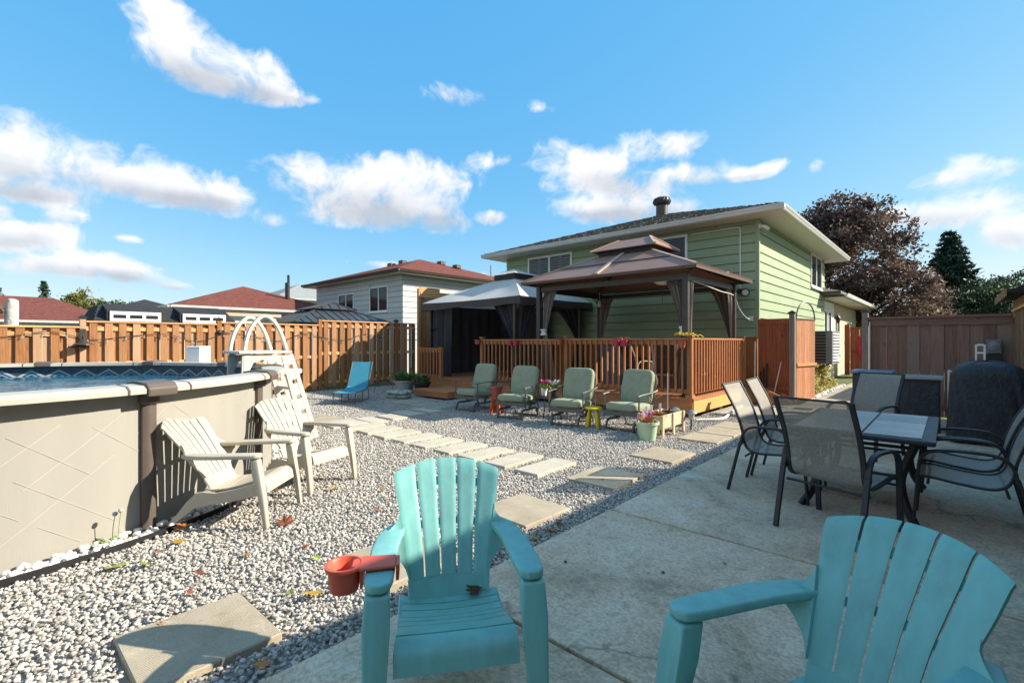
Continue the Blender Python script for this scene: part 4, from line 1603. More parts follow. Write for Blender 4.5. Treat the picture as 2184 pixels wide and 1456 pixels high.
for x in (-11.43, -12.50):
    rpost(x, RY, DZ - .3, 1.33)
rail_run((-11.43, RY), (-12.50, RY), 1.30, .40)
MB().box(-3.83, -3.69, RY - .07, RY + .07, DZ + .001, DZ + .06).build('post_foot', 'stain_x', dk_)
# low platform step in front of the opening
for k in range(9):
    MB().box(-10.95, -9.5, 7.92 + .142 * k, 8.055 + .142 * k, .165, .2).build('step_board', 'stain_x', dk_)
MB().box(-10.94, -9.51, 7.93, 7.965, .03, .164).build('fascia', 'stain_x', dk_)
MB().box(-9.54, -9.51, 7.967, 9.2, .03, .164).build('fascia', 'stain_y', dk_)
# stair at the gate side
for yy in (12.55, 13.05):
    g = MB()
    g.prism([(0, 0.02), (.95, .02), (.95, .10), (0, .55)], yy, yy + .04, lambda a, b, t: (-3.66 + a, t, b))
    g.build('stringer', 'stain_x', dk_)
for (x0, z0) in ((-3.6, .32), (-3.3, .18)):
    MB().box(x0, x0 + .28, 12.5, 13.14, z0, z0 + .035).build('tread', 'stain_y', dk_)

# ================================================================ CURTAINS
def curtain(parent, top, dirv, w_top, ztie, zbot, w_bot, lean, name='curtain', m='curtain', amp=.035, folds=6, nrm=None, tie=.07, seed=0, ztop=None):
    """hanging cloth gathered by a tie: wide at the rail, pinched at ztie, a little fuller below"""
    d = Vector(dirv).normalized()
    nv = Vector((0, 0, 1)).cross(d)
    T = Vector(top)
    rg = random.Random(seed)
    ph = [rg.uniform(0, 6) for _ in range(3)]
    def fn(u, v):
        z = lerp(T.z, zbot, v)
        vt_ = (T.z - ztie) / (T.z - zbot)
        if v < vt_:
            t = v / vt_
            w = lerp(w_top, tie, t ** .75)
            off = lean * (t ** .8)
        else:
            t = (v - vt_) / max(1e-6, 1 - vt_)
            w = lerp(tie, w_bot, math.sin(t * pi / 2))
            off = lean * (1 - .2 * t)
        a = amp * (0.35 + .65 * min(1, w / w_top + .25))
        x = off + (u - .0) * w
        yv = a * math.sin(u * folds * 2 * pi + ph[0] + 1.5 * v) + a * .5 * math.sin(u * folds * 3.3 * pi + ph[1])
        return T + d * x + nv * yv + Vector((0, 0, z - T.z))
    g = MB()
    g.grid(fn, folds * 6, 14, .006)
    return g.build(name, m, parent, smooth=True, angle=80)

# ================================================================ BROWN HARDTOP GAZEBO
GX0, GX1, GY0, GY1 = -7.77, -3.95, 9.52, 12.38
gz, gtier = hardtop('brown_gazebo', 'brown metal hardtop gazebo with tied curtains on the deck', (-5.87, 10.97, 0), 4.53, 3.55, 3.0, 3.62, 3.76, 4.08, 1.75, 1.35, 'cap_trim', 'metal_brown', 0)
gz.location = (-5.87, 10.97, 0)
ox, oy = -5.87, 10.97
for (ax, ay, bx_, by_, cx_) in ((0, -1.775, 0, -.575, 0),):
    MB().beam((0, -1.775, 3.022), (0, -.575, 3.645), .09, .03).build('seam_cap', 'cap_trim', gz)
    MB().beam((0, 1.775, 3.022), (0, .575, 3.645), .09, .03).build('seam_cap', 'cap_trim', gz)
    MB().beam((2.265, 0, 3.022), (.775, 0, 3.645), .09, .03).build('seam_cap', 'cap_trim', gz)
    MB().beam((-2.265, 0, 3.022), (-.775, 0, 3.645), .09, .03).build('seam_cap', 'cap_trim', gz)
# lap between lower and upper row of roof sheets
f_ = .52
for (sx, sy) in ((0, -1), (1, 0), (0, 1), (-1, 0)):
    w0, w1, d0, d1 = 2.265, .775, 1.775, .575
    wx, dx = lerp(w0, w1, f_), lerp(d0, d1, f_)
    zz_ = lerp(3.0, 3.62, f_) + .010
    if sx == 0:
        MB().beam((-wx + .04, sy * dx, zz_), (wx - .04, sy * dx, zz_), .03, .016).build('sheet_lap', 'metal_brown_dark', gz)
    else:
        MB().beam((sx * wx, -dx + .04, zz_), (sx * wx, dx - .04, zz_), .03, .016).build('sheet_lap', 'metal_brown_dark', gz)
# eave frame, vent collar
for (x0, x1, y0, y1) in ((-2.26, 2.26, -1.77, -1.73), (-2.26, 2.26, 1.73, 1.77), (-2.26, -2.22, -1.729, 1.729), (2.22, 2.26, -1.729, 1.729)):
    MB().box(x0, x1, y0, y1, 2.935, 2.975).build('eave_frame', 'metal_brown_dark', gz)
for (x0, x1, y0, y1) in ((-.72, .72, -.53, -.50), (-.72, .72, .50, .53), (-.72, -.69, -.499, .499), (.69, .72, -.499, .499)):
    MB().box(x0, x1, y0, y1, 3.55, 3.77).build('vent_net', 'net', gz)
for sx in (-1, 1):
    for sy in (-1, 1):
        px_, py_ = (GX0 if sx < 0 else GX1) - ox, (GY0 if sy < 0 else GY1) - oy
        MB().box(px_ - .06, px_ + .06, py_ - .06, py_ + .06, DZ, 2.92).build('post', 'bronze_metal', gz, bevel=.008)
        MB().box(px_ - .11, px_ + .11, py_ - .11, py_ + .11, DZ, DZ + .02).build('base_plate', 'bronze_metal', gz)
        for (vx, vy) in ((-sx, 0), (0, -sy)):
            pth = [(px_ + vx * (.06 + .42 * (1 - math.cos(t * pi / 2))), py_ + vy * (.06 + .42 * (1 - math.cos(t * pi / 2))), 2.36 + .42 * math.sin(t * pi / 2)) for t in [k / 8 for k in range(9)]]
            MB().tube(pth, .016, 6).build('brace', 'bronze_metal', gz, smooth=True)
for (a, b) in (((GX0, GY0), (GX1, GY0)), ((GX0, GY1), (GX1, GY1)), ((GX0, GY0), (GX0, GY1)), ((GX1, GY0), (GX1, GY1))):
    MB().beam((a[0] - ox, a[1] - oy, 2.82), (b[0] - ox, b[1] - oy, 2.82), .05, .12).build('beam', 'bronze_metal', gz)
# inner roof ribs seen from below
for sx in (-1, 1):
    for sy in (-1, 1):
        MB().beam((sx * 2.1, sy * 1.6, 2.93), (sx * .75, sy * .55, 3.55), .04, .05).build('rafter', 'bronze_metal', gz)
curtain(gz, (GX0 - ox + .08, GY0 - oy + .07, 2.76), (1, 0, 0), .40, 1.72, .45, .34, .0, amp=.035, folds=5, seed=1)
curtain(gz, (GX1 - ox - .07, GY0 - oy + .10, 2.76), (-1, 0, 0), .40, 1.66, .45, .26, -.02, amp=.03, folds=5, seed=2)
curtain(gz, (GX1 - ox + .04, GY0 - oy + .09, 2.72), (0, 1, 0), .20, 1.70, .45, .16, .0, amp=.02, folds=3, seed=7, m='curtain')
curtain(gz, (GX0 - ox + .07, GY1 - oy - .1, 2.76), (1, 0, 0), .46, 1.60, .45, .3, .02, amp=.03, folds=5, seed=3)
curtain(gz, (GX1 - ox - .0, GY1 - oy - .08, 2.76), (-1, 0, 0), .50, 1.62, .45, .24, .0, amp=.035, folds=5, seed=4)
curtain(gz, (GX1 - ox - .0, GY1 - oy - .10, 2.74), (0, -1, 0), .36, 1.62, .45, .16, .0, amp=.028, folds=4, seed=5)
for (x, y) in ((GX0 + .1, GY0 + .05), (GX1 - .07, GY0 + .05)):
    MB().lathe([(.085, -.05), (.10, -.02), (.06, .03), (.095, .09), (.085, .11)], 10, (x - ox, y - oy, 1.70)).build('curtain_tie', 'white_plastic', gz, smooth=True)
# dome lamp and pull cord under the roof
dl = thing('dome_lamp', 'shallow white dome lamp hanging under the brown gazebo roof', 'lamp', (-4.72, 10.1, 2.86))
MB().lathe([(.20, .05), (.22, .02), (.19, -.04), (.12, -.09), (.03, -.11)], 20).build('shade', 'white_plastic', dl, smooth=True)
MB().cyl((0, 0, -.11), (0, 0, -.5), .008, n=6).build('pull_cord', 'bronze_metal', dl)
hb = thing('hanging_bulb', 'small white hanging lamp at the far corner of the brown gazebo', 'lamp', (-7.35, 11.7, 2.55))
MB().cyl((0, 0, .08), (0, 0, .36), .006, n=6).build('cord', 'cord_white', hb)
MB().lathe([(.03, .1), (.035, .05), (.055, 0), (.05, -.05), (.02, -.08)], 12).build('bulb', 'white_plastic', hb, smooth=True)
cb = thing('power_cable', 'pale cable looping from the gazebo corner to a wall socket', 'cable', (0, 0, 0))
MB().tube(smooth_path([(-3.98, 9.56, 2.78), (-3.9, 10.3, 2.72), (-3.92, 11.4, 2.66), (-3.92, 12.36, 2.62), (-3.88, 12.55, 2.35), (-3.78, 12.8, 2.1), (-3.72, 13.12, 2.06)], 6), .012, 6).build('cable', 'cord_white', cb)
MB().box(-3.80, -3.70, 13.09, 13.17, 2.02, 2.14).build('socket', 'white_plastic', cb)

# ================================================================ WHITE CANOPY GAZEBO
wz = thing('white_canopy_gazebo', 'white fabric canopy gazebo with dark curtains at the left of the deck', 'gazebo', (0, 0, 0))
WX0, WX1, WY0, WY1 = -12.80, -8.50, 9.60, 13.08
cxw, cyw = -10.5, 11.55
ZE, ZT = 2.74, 3.46
A = [(WX0, WY0), (WX1, WY0), (WX1, WY1), (WX0, WY1)]
B = [(cxw - .45, cyw - .45), (cxw + .45, cyw - .45), (cxw + .45, cyw + .45), (cxw - .45, cyw + .45)]
for i in range(4):
    j = (i + 1) % 4
    def fn(u, v, i=i, j=j):
        a = Vector((*A[i], 0)).lerp(Vector((*A[j], 0)), u)
        b = Vector((*B[i], 0)).lerp(Vector((*B[j], 0)), u)
        p = a.lerp(b, v)
        sag = .07 * math.sin(pi * u) * math.sin(pi * min(1, v * 1.2)) + .012 * math.sin(17 * u + 5 * i) * math.sin(pi * v)
        return Vector((p.x, p.y, lerp(ZE, ZT, v ** .92) - sag - .03 * math.sin(pi * u) * (1 - v)))
    MB().grid(fn, 18, 10, .008).build('canopy_panel', 'canopy', wz, smooth=True, angle=60)
    def fv(u, v, i=i, j=j):
        a = Vector((*A[i], 0)).lerp(Vector((*A[j], 0)), u)
        out = (a - Vector((cxw, cyw, 0))).normalized() * .01
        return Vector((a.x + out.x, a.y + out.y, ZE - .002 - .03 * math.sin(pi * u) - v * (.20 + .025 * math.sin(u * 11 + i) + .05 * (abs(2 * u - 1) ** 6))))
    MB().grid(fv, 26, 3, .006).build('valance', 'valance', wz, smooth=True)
    c2 = (Vector((*A[i], ZE + .01)), Vector((*B[i], ZT + .01)))
for i in range(4):
    j = (i + 1) % 4
    def ft(u, v, i=i, j=j):
        s = .62
        a = Vector((cxw + s * (1 if i in (1, 2) else -1) if False else 0, 0, 0))
        q = [(-s, -s), (s, -s), (s, s), (-s, s)]
        a = Vector((*q[i], 0)).lerp(Vector((*q[j], 0)), u)
        p = a * (1 - v)
        return Vector((cxw + p.x, cyw + p.y, 3.63 + .23 * v))
    MB().grid(ft, 6, 4, .008).build('vent_panel', 'canopy', wz, smooth=True)
    q = [(-.5, -.5), (.5, -.5), (.5, .5), (-.5, .5)]
    MB().beam((cxw + q[i][0] * .9, cyw + q[i][1] * .9, 3.56), (cxw + q[j][0] * .9, cyw + q[j][1] * .9, 3.56), .02, .16).build('vent_net', 'net', wz)
for (x, y) in ((WX0 + .3, WY0 + .12), (WX1 - .3, WY0 + .12), (WX1 - .3, WY1 - .25), (WX0 + .3, WY1 - .25)):
    MB().box(x - .04, x + .04, y - .04, y + .04, DZ, 2.66).build('post', 'bronze_metal', wz)
curtain(wz, (WX0 + .62, WY0 + .20, 2.66), (1, 0, 0), .60, .6, DZ + .02, .62, .0, m='curtain_dark', amp=.05, folds=4, tie=.62, seed=11)
curtain(wz, (WX0 + .20, WY0 + .20, 2.66), (1, 0, 0), .40, 1.35, 1.25, .40, .0, m='curtain_dark', amp=.02, folds=3, tie=.40, seed=12)
curtain(wz, (WX1 - .32, WY0 + .2, 2.6), (-1, 0, 0), .95, 1.45, DZ + .05, .3, .0, m='curtain_dark', amp=.05, folds=6, tie=.12, seed=13)
curtain(wz, (WX1 - .28, WY0 + .25, 2.6), (0, 1, 0), .8, 1.45, DZ + .05, .3, .0, m='curtain_dark', amp=.04, folds=5, tie=.12, seed=14)
curtain(wz, (WX1 - .28, WY1 - .2, 2.6), (-1, 0, 0), 1.1, 1.5, DZ + .05, .35, .0, m='curtain_dark', amp=.05, folds=6, tie=.16, seed=15)
MB().grid(lambda u, v: Vector((lerp(WX0 + .3, WX1 - 1.6, u), WY1 - .28 + .03 * math.sin(u * 40), lerp(2.66, DZ + .02, v))), 60, 2, .006).build('curtain', 'curtain_dark', wz, smooth=True)
MB().grid(lambda u, v: Vector((WX0 + .28 + .03 * math.sin(u * 40), lerp(WY0 + .3, WY1 - .3, u), lerp(2.66, DZ + .02, v))), 50, 2, .006).build('curtain', 'curtain_dark', wz, smooth=True)
# banner shaped curtain window (oval net panel)
MB().lathe([(.0, 0), (.12, 0), (.14, .01), (.12, .02), (.0, .02)], 20).build('net_panel', 'curtain_dark', wz).location = (WX0 + .42, WY0 + .14, 1.9)
wz.children[-1].scale = (1, 1, 1)
wz.children[-1].rotation_euler = (R(90), 0, 0)
bpy.context.view_layer.update()

# ================================================================ POOL
pool = thing('round_pool', 'round above-ground pool with beige wall, brown posts and cream rail', 'pool', (POOL.x, POOL.y, 0))
PH = 1.10
ROT = R(42.5)
N = 104
def ring(r0, z0, r1, z1, g, n=N, a0=0, a1=2 * pi):
    b = len(g.v)
    for k in range(n + 1):
        a = a0 + (a1 - a0) * k / n
        g.v.append((r0 * math.cos(a), r0 * math.sin(a), z0))
        g.v.append((r1 * math.cos(a), r1 * math.sin(a), z1))
    for k in range(n):
        g.f.append((b + 2 * k, b + 2 * k + 2, b + 2 * k + 3, b + 2 * k + 1))
g = MB()
ring(PR, -.04, PR, PH, g)
ring(PR, PH, PR - .02, PH, g)
wall_ = g.build('pool_wall', 'pool_wall', pool, smooth=True)
g = MB()
ring(PR - .021, .45, PR - .021, PH + .005, g)
g.build('liner', 'liner', pool, smooth=True, uvfn=lambda co, n_: (math.atan2(co.y, co.x) * PR, PH - co.z - .02))
g = MB()
def wfn(u, v):
    r = (PR - .025) * u
    a = 2 * pi * v
    x, y = r * math.cos(a), r * math.sin(a)
    return Vector((x, y, .955 + .010 * math.sin(x * 7 + 2 * math.sin(y * 3)) * math.sin(y * 6.3 + x)))
MB().grid(wfn, 60, 120).build('water', 'water', pool, smooth=True, angle=180)
# fine raised lines printed on the wall in a diagonal plank pattern
g = MB()
rgp = random.Random(4)
def wall_line(a, z, da, dz):
    n = 6
    for k in range(n):
        t0, t1 = k / n, (k + 1) / n
        pts = []
        for t, s in ((t0, -1), (t1, -1), (t1, 1), (t0, 1)):
            aa, zz__ = a + da * t, z + dz * t
            nx_, ny_ = -dz, da * PR
            L = math.hypot(nx_, ny_)
            aa += s * .0022 * nx_ / L / PR
            zz__ += s * .0022 * ny_ / L
            pts.append(((PR + .0022) * math.cos(aa), (PR + .0022) * math.sin(aa), zz__))
        g.add(pts, [(0, 1, 2, 3)])
for fam in (-1, 1):
    for k in range(30):
        a0 = -1.75 + ROT + k * .118 + rgp.uniform(-.02, .02)
        z = rgp.uniform(.0, .25)
        while z < .95:
            dz = min(rgp.uniform(.16, .52), 1.02 - z)
            if rgp.random() < .62:
                wall_line(a0 + fam * z * 1.28 / PR, z, fam * dz * 1.28 / PR, dz)
            z += dz + rgp.uniform(.04, .2)
g.build('wall_lines', 'pool_print', pool)['kind'] = 'stuff'
# posts with caps, rails between them
post_ang = [R(-18.9 + 27.7 * k) + ROT for k in range(13)]
gp_ = MB()
sec = [(.0, -.055), (.03, -.055), (.052, -.03), (.058, 0), (.052, .03), (.03, .055), (.0, .055)]
gp_.prism(sec, -.03, PH - .1, lambda a, b, t: (PR + a, b, t))
pme = gp_.mesh('post', 'pool_post', smooth=True)
gc = MB()
gc.prism([(-.01, -.07), (.05, -.07), (.085, -.04), (.09, .04), (.05, .07), (-.01, .07)], PH - .10, PH - .02, lambda a, b, t: (PR + a, b, t))
hme = gc.mesh('post_head', 'pool_post', bevel=.012)
gq = MB()
gq.prism([(-.12, PH + .012), (-.11, PH + .075), (.02, PH + .088), (.16, PH + .075), (.196, PH + .03), (.19, PH - .03), (.14, PH - .028), (.13, PH + .012)], -.115, .115, lambda a, b, t: (PR + a, t * (1.0 if a > -.05 else .8), b))
cme = gq.mesh('rail_cap', 'pool_post', bevel=.012, seg=2)
for a in post_ang:
    link('post', pme, pool, (0, 0, 0), (0, 0, a))
    link('post_head', hme, pool, (0, 0, 0), (0, 0, a))
    link('rail_cap', cme, pool, (0, 0, 0), (0, 0, a))
gr_ = MB()
prof = [(-.11, PH + .015), (-.10, PH + .058), (.02, PH + .068), (.145, PH + .056), (.176, PH + .028), (.176, PH - .005), (.160, PH - .007), (.14, PH + .012)]
da = R(27.7)
nseg = 10
b0 = 0
for k in range(nseg + 1):
    a = da * k / nseg
    for (r, z) in prof:
        gr_.v.append(((PR + r) * math.cos(a), (PR + r) * math.sin(a), z))
m_ = len(prof)
for k in range(nseg):
    for j in range(m_):
        j2 = (j + 1) % m_
        gr_.f.append((k * m_ + j, (k + 1) * m_ + j, (k + 1) * m_ + j2, k * m_ + j2))
rme = gr_.mesh('top_rail', 'pool_rail', smooth=True, angle=35)
for a in post_ang:
    link('top_rail', rme, pool, (0, 0, 0), (0, 0, a))
gs = MB()
for s in (.25, .75):
    for k in range(1):
        a = da * s
        for (r, z) in prof:
            pass
# joints where rail covers overlap
gj = MB()
for a in (da * .16, da * .84):
    for q in (-.0025, .0025):
        for (r, z) in prof[:6]:
            gj.v.append(((PR + r * 1.02) * math.cos(a + q), (PR + r * 1.02) * math.sin(a + q), z + .0025))
nj = 6
for s in range(2):
    o_ = s * 12
    for j in range(nj - 1):
        gj.f.append((o_ + j, o_ + j + 1, o_ + 6 + j + 1, o_ + 6 + j))
jme = gj.mesh('rail_joint', 'pool_post')
for a in post_ang:
    link('rail_joint', jme, pool, (0, 0, 0), (0, 0, a))

# skimmer / pump box hung on the far side
sk = thing('white_pump_box', 'white plastic box standing on the far pool rail', 'pump box', (POOL.x + (PR + .15) * math.cos(R(82) + ROT), POOL.y + (PR + .15) * math.sin(R(82) + ROT), .75), R(82) + ROT)
MB().box(.05, .30, -.13, .13, .0, .64).build('box', 'white_plastic', sk, bevel=.02, seg=2)
MB().box(.045, .305, -.135, .135, .642, .67).build('lid', 'white_plastic', sk, bevel=.015)

# ---- pool ladder: A-frame steps with two arched rails
LA = R(47.0) + ROT
ld = thing('pool_ladder', 'cream plastic pool steps with two arched handrails over the pool rim', 'pool ladder', (POOL.x + PR * math.cos(LA), POOL.y + PR * math.sin(LA), 0), LA)
W2 = .30
def slot_side(s):
    g = MB()
    y0, y1 = s * W2 - .028, s * W2 + .028
    # outer side rail: a tapered plank from platform down to the ground
    P0, P1 = Vector((.30, 0, 1.30)), Vector((.66, 0, .0))
    d = (P1 - P0).normalized()
    nn = Vector((d.z, 0, -d.x))
    def F(a, b, t):
        p = P0 + d * a + nn * b
        return (p.x, t, p.z)
    L = (P1 - P0).length
    xs = [0, .15, .21, .38, .44, .62, .68, .86, .92, 1.10, 1.16, L]
    g.prism([(0, -.085), (L, -.12), (L, -.045), (0, -.03)], y0, y1, F)
    g.prism([(0, .03), (L, .045), (L, .12), (0, .085)], y0, y1, F)
    for k in range(0, len(xs) - 1, 2):
        g.prism([(xs[k], -.06), (xs[k + 1], -.06), (xs[k + 1], .06), (xs[k], .06)], y0 + .004, y1 - .004, F)
    return g
for s in (-1, 1):
    slot_side(s).build('side_rail', 'ladder_white', ld, bevel=.004)
    g = MB()
    g.prism([(-.34, .35), (-.28, .35), (-.20, 1.34), (-.28, 1.34)], s * W2 - .025, s * W2 + .025, lambda a, b, t: (a, t, b))
    g.build('inner_rail', 'ladder_white', ld, bevel=.004)
    arch = [(-.27, 1.37), (-.25, 1.50), (-.20, 1.66), (-.11, 1.80), (0.0, 1.865), (.11, 1.80), (.20, 1.66), (.26, 1.50), (.30, 1.37)]
    pth = smooth_path([(a, s * W2, z) for a, z in arch], 4)
    MB().tube(pth, 1, 4, [(-.022, -.032), (.022, -.032), (.022, .032), (-.022, .032)], up=(0, 1, 0)).build('arch_handrail', 'ladder_white', ld, bevel=.006)
    # gusset under the platform
    g = MB()
    g.prism([(-.30, 1.30), (.34, 1.30), (.36, 1.20), (.22, 1.14), (.12, 1.22), (-.05, 1.24), (-.16, 1.20), (-.24, 1.02), (-.31, 1.02)], s * W2 - .02, s * W2 + .02, lambda a, b, t: (a, t, b))
    g.build('gusset', 'ladder_white', ld)
MB().box(-.36, .36, -.36, .36, 1.325, 1.365).build('platform', 'ladder_white', ld, bevel=.008)
for k in range(4):
    t = (k + .8) / 4.6
    x = lerp(.30, .66, t)
    z = lerp(1.30, 0, t)
    MB().box(x - .06, x + .07, -.272, .272, z - .02, z + .02).build('tread', 'ladder_white', ld, bevel=.006)
for k in range(3):
    z = .95 - k * .25
    MB().box(-.36, -.24, -.275, .275, z - .02, z + .02).build('inner_tread', 'ladder_white', ld, bevel=.006)

# ================================================================ ADIRONDACK CHAIRS (moulded plastic, front = -y)
def face(fx, fy):
    return math.atan2(fx, -fy)

def adirondack(name, label, m, nsl, loc, rz, gap=.013, cat='chair', y1=.375, z1=.865, lw=1.0):
    t = thing(name, label, cat, loc, rz)
    Y0, Z0, Y1, Z1 = .085, .285, y1, z1
    def back(u, v):
        hw = interp([(0, .185), (.25, .195), (.5, .213), (.8, .25), (1, .268)], v)
        vv = v * (1 - .085 * abs(u) ** 2.2)
        y = lerp(Y0, Y1, vv) - .055 * u * u * (.4 + .6 * v) - .02 * math.sin(pi * vv)
        z = lerp(Z0, Z1, vv)
        return Vector((u * hw, y, z))
    us = [-1 + 2 * k / nsl for k in range(nsl + 1)]
    g_u = gap / .23 / 2 * .62
    for k in range(nsl):
        a = us[k] + (g_u if k else 0)
        b = us[k + 1] - (g_u if k < nsl - 1 else 0)
        # lip: edges turn back slightly
        def fn(u, v, a=a, b=b):
            p = back(lerp(a, b, u), .14 + .86 * v)
            e = max(0, abs(2 * u - 1) - .82) / .18
            ee = max(0, v - .965) / .035
            return p + Vector((0, .9, -.45)) * (.004 * e * e + .008 * ee * ee)
        MB().grid(fn, 8, 22, .015).build('back_slat', m, t, smooth=True, angle=50)
    for (v0, v1, off) in ((.50, .55, .016), (.80, .86, .016)):
        MB().grid(lambda u, v: back(lerp(-.95, .95, u), lerp(v0, v1, v)) + Vector((0, .9, -.45)) * off, 16, 2, .012).build('back_rib', m, t, smooth=True)
    MB().grid(lambda u, v: back(lerp(-1, 1, u), lerp(-.02, .145, v)) + Vector((0, .002, -.001)), 16, 4, .014).build('back_base', m, t, smooth=True)
    SP = [(0, (.10, .280)), (.12, (.03, .272)), (.3, (-.09, .285)), (.5, (-.20, .313)), (.68, (-.30, .345)), (.80, (-.362, .356)), (.90, (-.398, .332)), (1, (-.41, .262))]
    def seat(u, v):
        y = interp([(a, b[0]) for a, b in SP], v)
        z = interp([(a, b[1]) for a, b in SP], v)
        return Vector((u * (.215 + .02 * v), y, z - .016 * (1 - u * u) * (1 - v)))
    cuts = [0, .10, .205, .31, .415, .53, .745, 1.0]
    for k in range(len(cuts) - 1):
        a = cuts[k] + (.006 if k else 0)
        b = cuts[k + 1] - (.006 if k < 5 else (.014 if k == 5 else 0))
        if k == len(cuts) - 2:
            a += .004
        def fn(u, v, a=a, b=b):
            return seat(lerp(-1, 1, u), lerp(a, b, v))
        MB().grid(fn, 10, 8 if k == len(cuts) - 2 else 3, .013).build('seat_slat', m, t, smooth=True, angle=50)
    for x in (-.12, .12):
        MB().grid(lambda u, v: seat(0, lerp(.0, .8, v)) + Vector((x + lerp(-.012, .012, u), 0, -.02)), 1, 8, .02).build('seat_rib', m, t)
    for s in (-1, 1):
        # arm: flat rounded paddle, skirt below
        poly = [(.205, .20), (.222, .10), (.232, .0), (.238, -.33), (.248, -.385), (.274, -.405), (.315, -.402), (.338, -.375), (.346, -.30), (.346, -.05), (.335, .08), (.305, .19), (.262, .262), (.222, .275)]
        def F(a, b, tt, s=s):
            return (s * a, b, .545 + tt + .028 * (-b + .25) * .9)
        g = MB()
        g.prism(poly, 0, .034, F)
        g.build('arm', m, t, bevel=.010, seg=2, smooth=True, angle=60)
        # shoulder: the back panel flares out and runs into the arm
        def web(u, v, s=s):
            k = u ** .55
            bv = lerp(lerp(.16, .425, k), lerp(.70, .505, k), v)
            p = back(s * .985, bv)
            x = lerp(abs(p.x), .318, u)
            return Vector((s * x, p.y - .05 * u * u + .012 * u, p.z + .012 * u))
        MB().grid(web, 10, 10, .013).build('shoulder', m, t, smooth=True, angle=80)
        # front leg: tapered hollow-looking channel
        top = [(.246, -.402), (.338, -.402), (.342, -.310), (.250, -.310)]
        mid = [(.244, -.425), (.345, -.425), (.350, -.325), (.254, -.325)]
        low = [(.268, -.475), (.334, -.475), (.338, -.425), (.272, -.425)]
        g = MB()
        vs_ = []
        for pts, z in ((low, 0.0), ([(lerp(a[0], b[0], .5), lerp(a[1], b[1], .5) - .006) for a, b in zip(low, mid)], .24), (mid, .43), (top, .553)):
            pts = [(lerp(.294, a, lw), lerp(-.365 - (.553 - z) * .16, b, lw)) for a, b in pts]
            vs_ += [(s * a, b, z) for a, b in pts]
        fs_ = [(3, 2, 1, 0), (12, 13, 14, 15)]
        for k in range(3):
            for j in range(4):
                j2 = (j + 1) % 4
                fs_.append((k * 4 + j, k * 4 + j2, k * 4 + 4 + j2, k * 4 + 4 + j))
        g.add(vs_, fs_)
        g.build('front_leg', m, t, bevel=.012, seg=2, smooth=True, angle=60)
        # side rail running down into the rear leg
        poly = [(-.395, .338), (-.30, .338), (-.15, .292), (.0, .262), (.10, .272), (.16, .262), (.235, .19), (.33, .07), (.40, .0), (.345, .0), (.27, .055), (.17, .135), (.03, .165), (-.15, .195), (-.33, .235), (-.395, .262)]
        g = MB()
        g.prism(poly, .206, .236, lambda a, b, tt, s=s: (s * tt, a, b))
        g.build('rear_leg', m, t, bevel=.005)
    return t

teal1 = adirondack('adirondack_chair', 'weathered teal plastic adirondack chair with coral cup holder facing the camera', 'teal', 5, (-1.68, 1.42, .02), face(.803, -.594))
teal2 = adirondack('adirondack_chair', 'weathered teal plastic adirondack chair at the bottom right turned sideways', 'teal', 5, (-.24, 1.77, .02), face(-.442, -.894), cat='chair')
wh1 = adirondack('adirondack_chair', 'cream plastic adirondack chair leaning by the brown pool post', 'ivory', 7, (-4.56, 1.41, .008), face(.737, .676), gap=.016, y1=.50, z1=.85, lw=.68)
wh2 = adirondack('adirondack_chair', 'cream plastic adirondack chair closer to the pool ladder', 'ivory', 7, (-5.13, 2.27, .008), face(.954, .30), gap=.016, y1=.48, z1=.86, lw=.68)

# cup holder hooked over the arm of the teal chair
ch = thing('cup_holder', 'coral red plastic cup holder clipped over the teal chair arm', 'cup holder', (-1.68, 1.42, .02), face(.803, -.594))
ax, ay = -.292, -.235
g = MB()
g.prism([(-.232, -.05), (-.232, .05), (-.36, .06), (-.40, .03), (-.40, -.03), (-.36, -.06)], .599, .613, lambda a, b, t: (a, ay + b, t))
g.build('clip_band', 'coral', ch, bevel=.004)
MB().box(-.231, -.219, ay - .045, ay + .045, .55, .612).build('clip_lip', 'coral', ch, bevel=.003)
MB().box(-.366, -.355, ay - .05, ay + .05, .53, .60).build('clip_lip', 'coral', ch, bevel=.003)
cupc = (-.428, ay, 0)
MB().lathe([(.044, .512), (.054, .514), (.064, .60), (.074, .602), (.074, .614), (.063, .615), (.055, .60), (.045, .52), (.0, .515)], 26, cupc, caps=False).build('cup', 'coral', ch, smooth=True, angle=50)

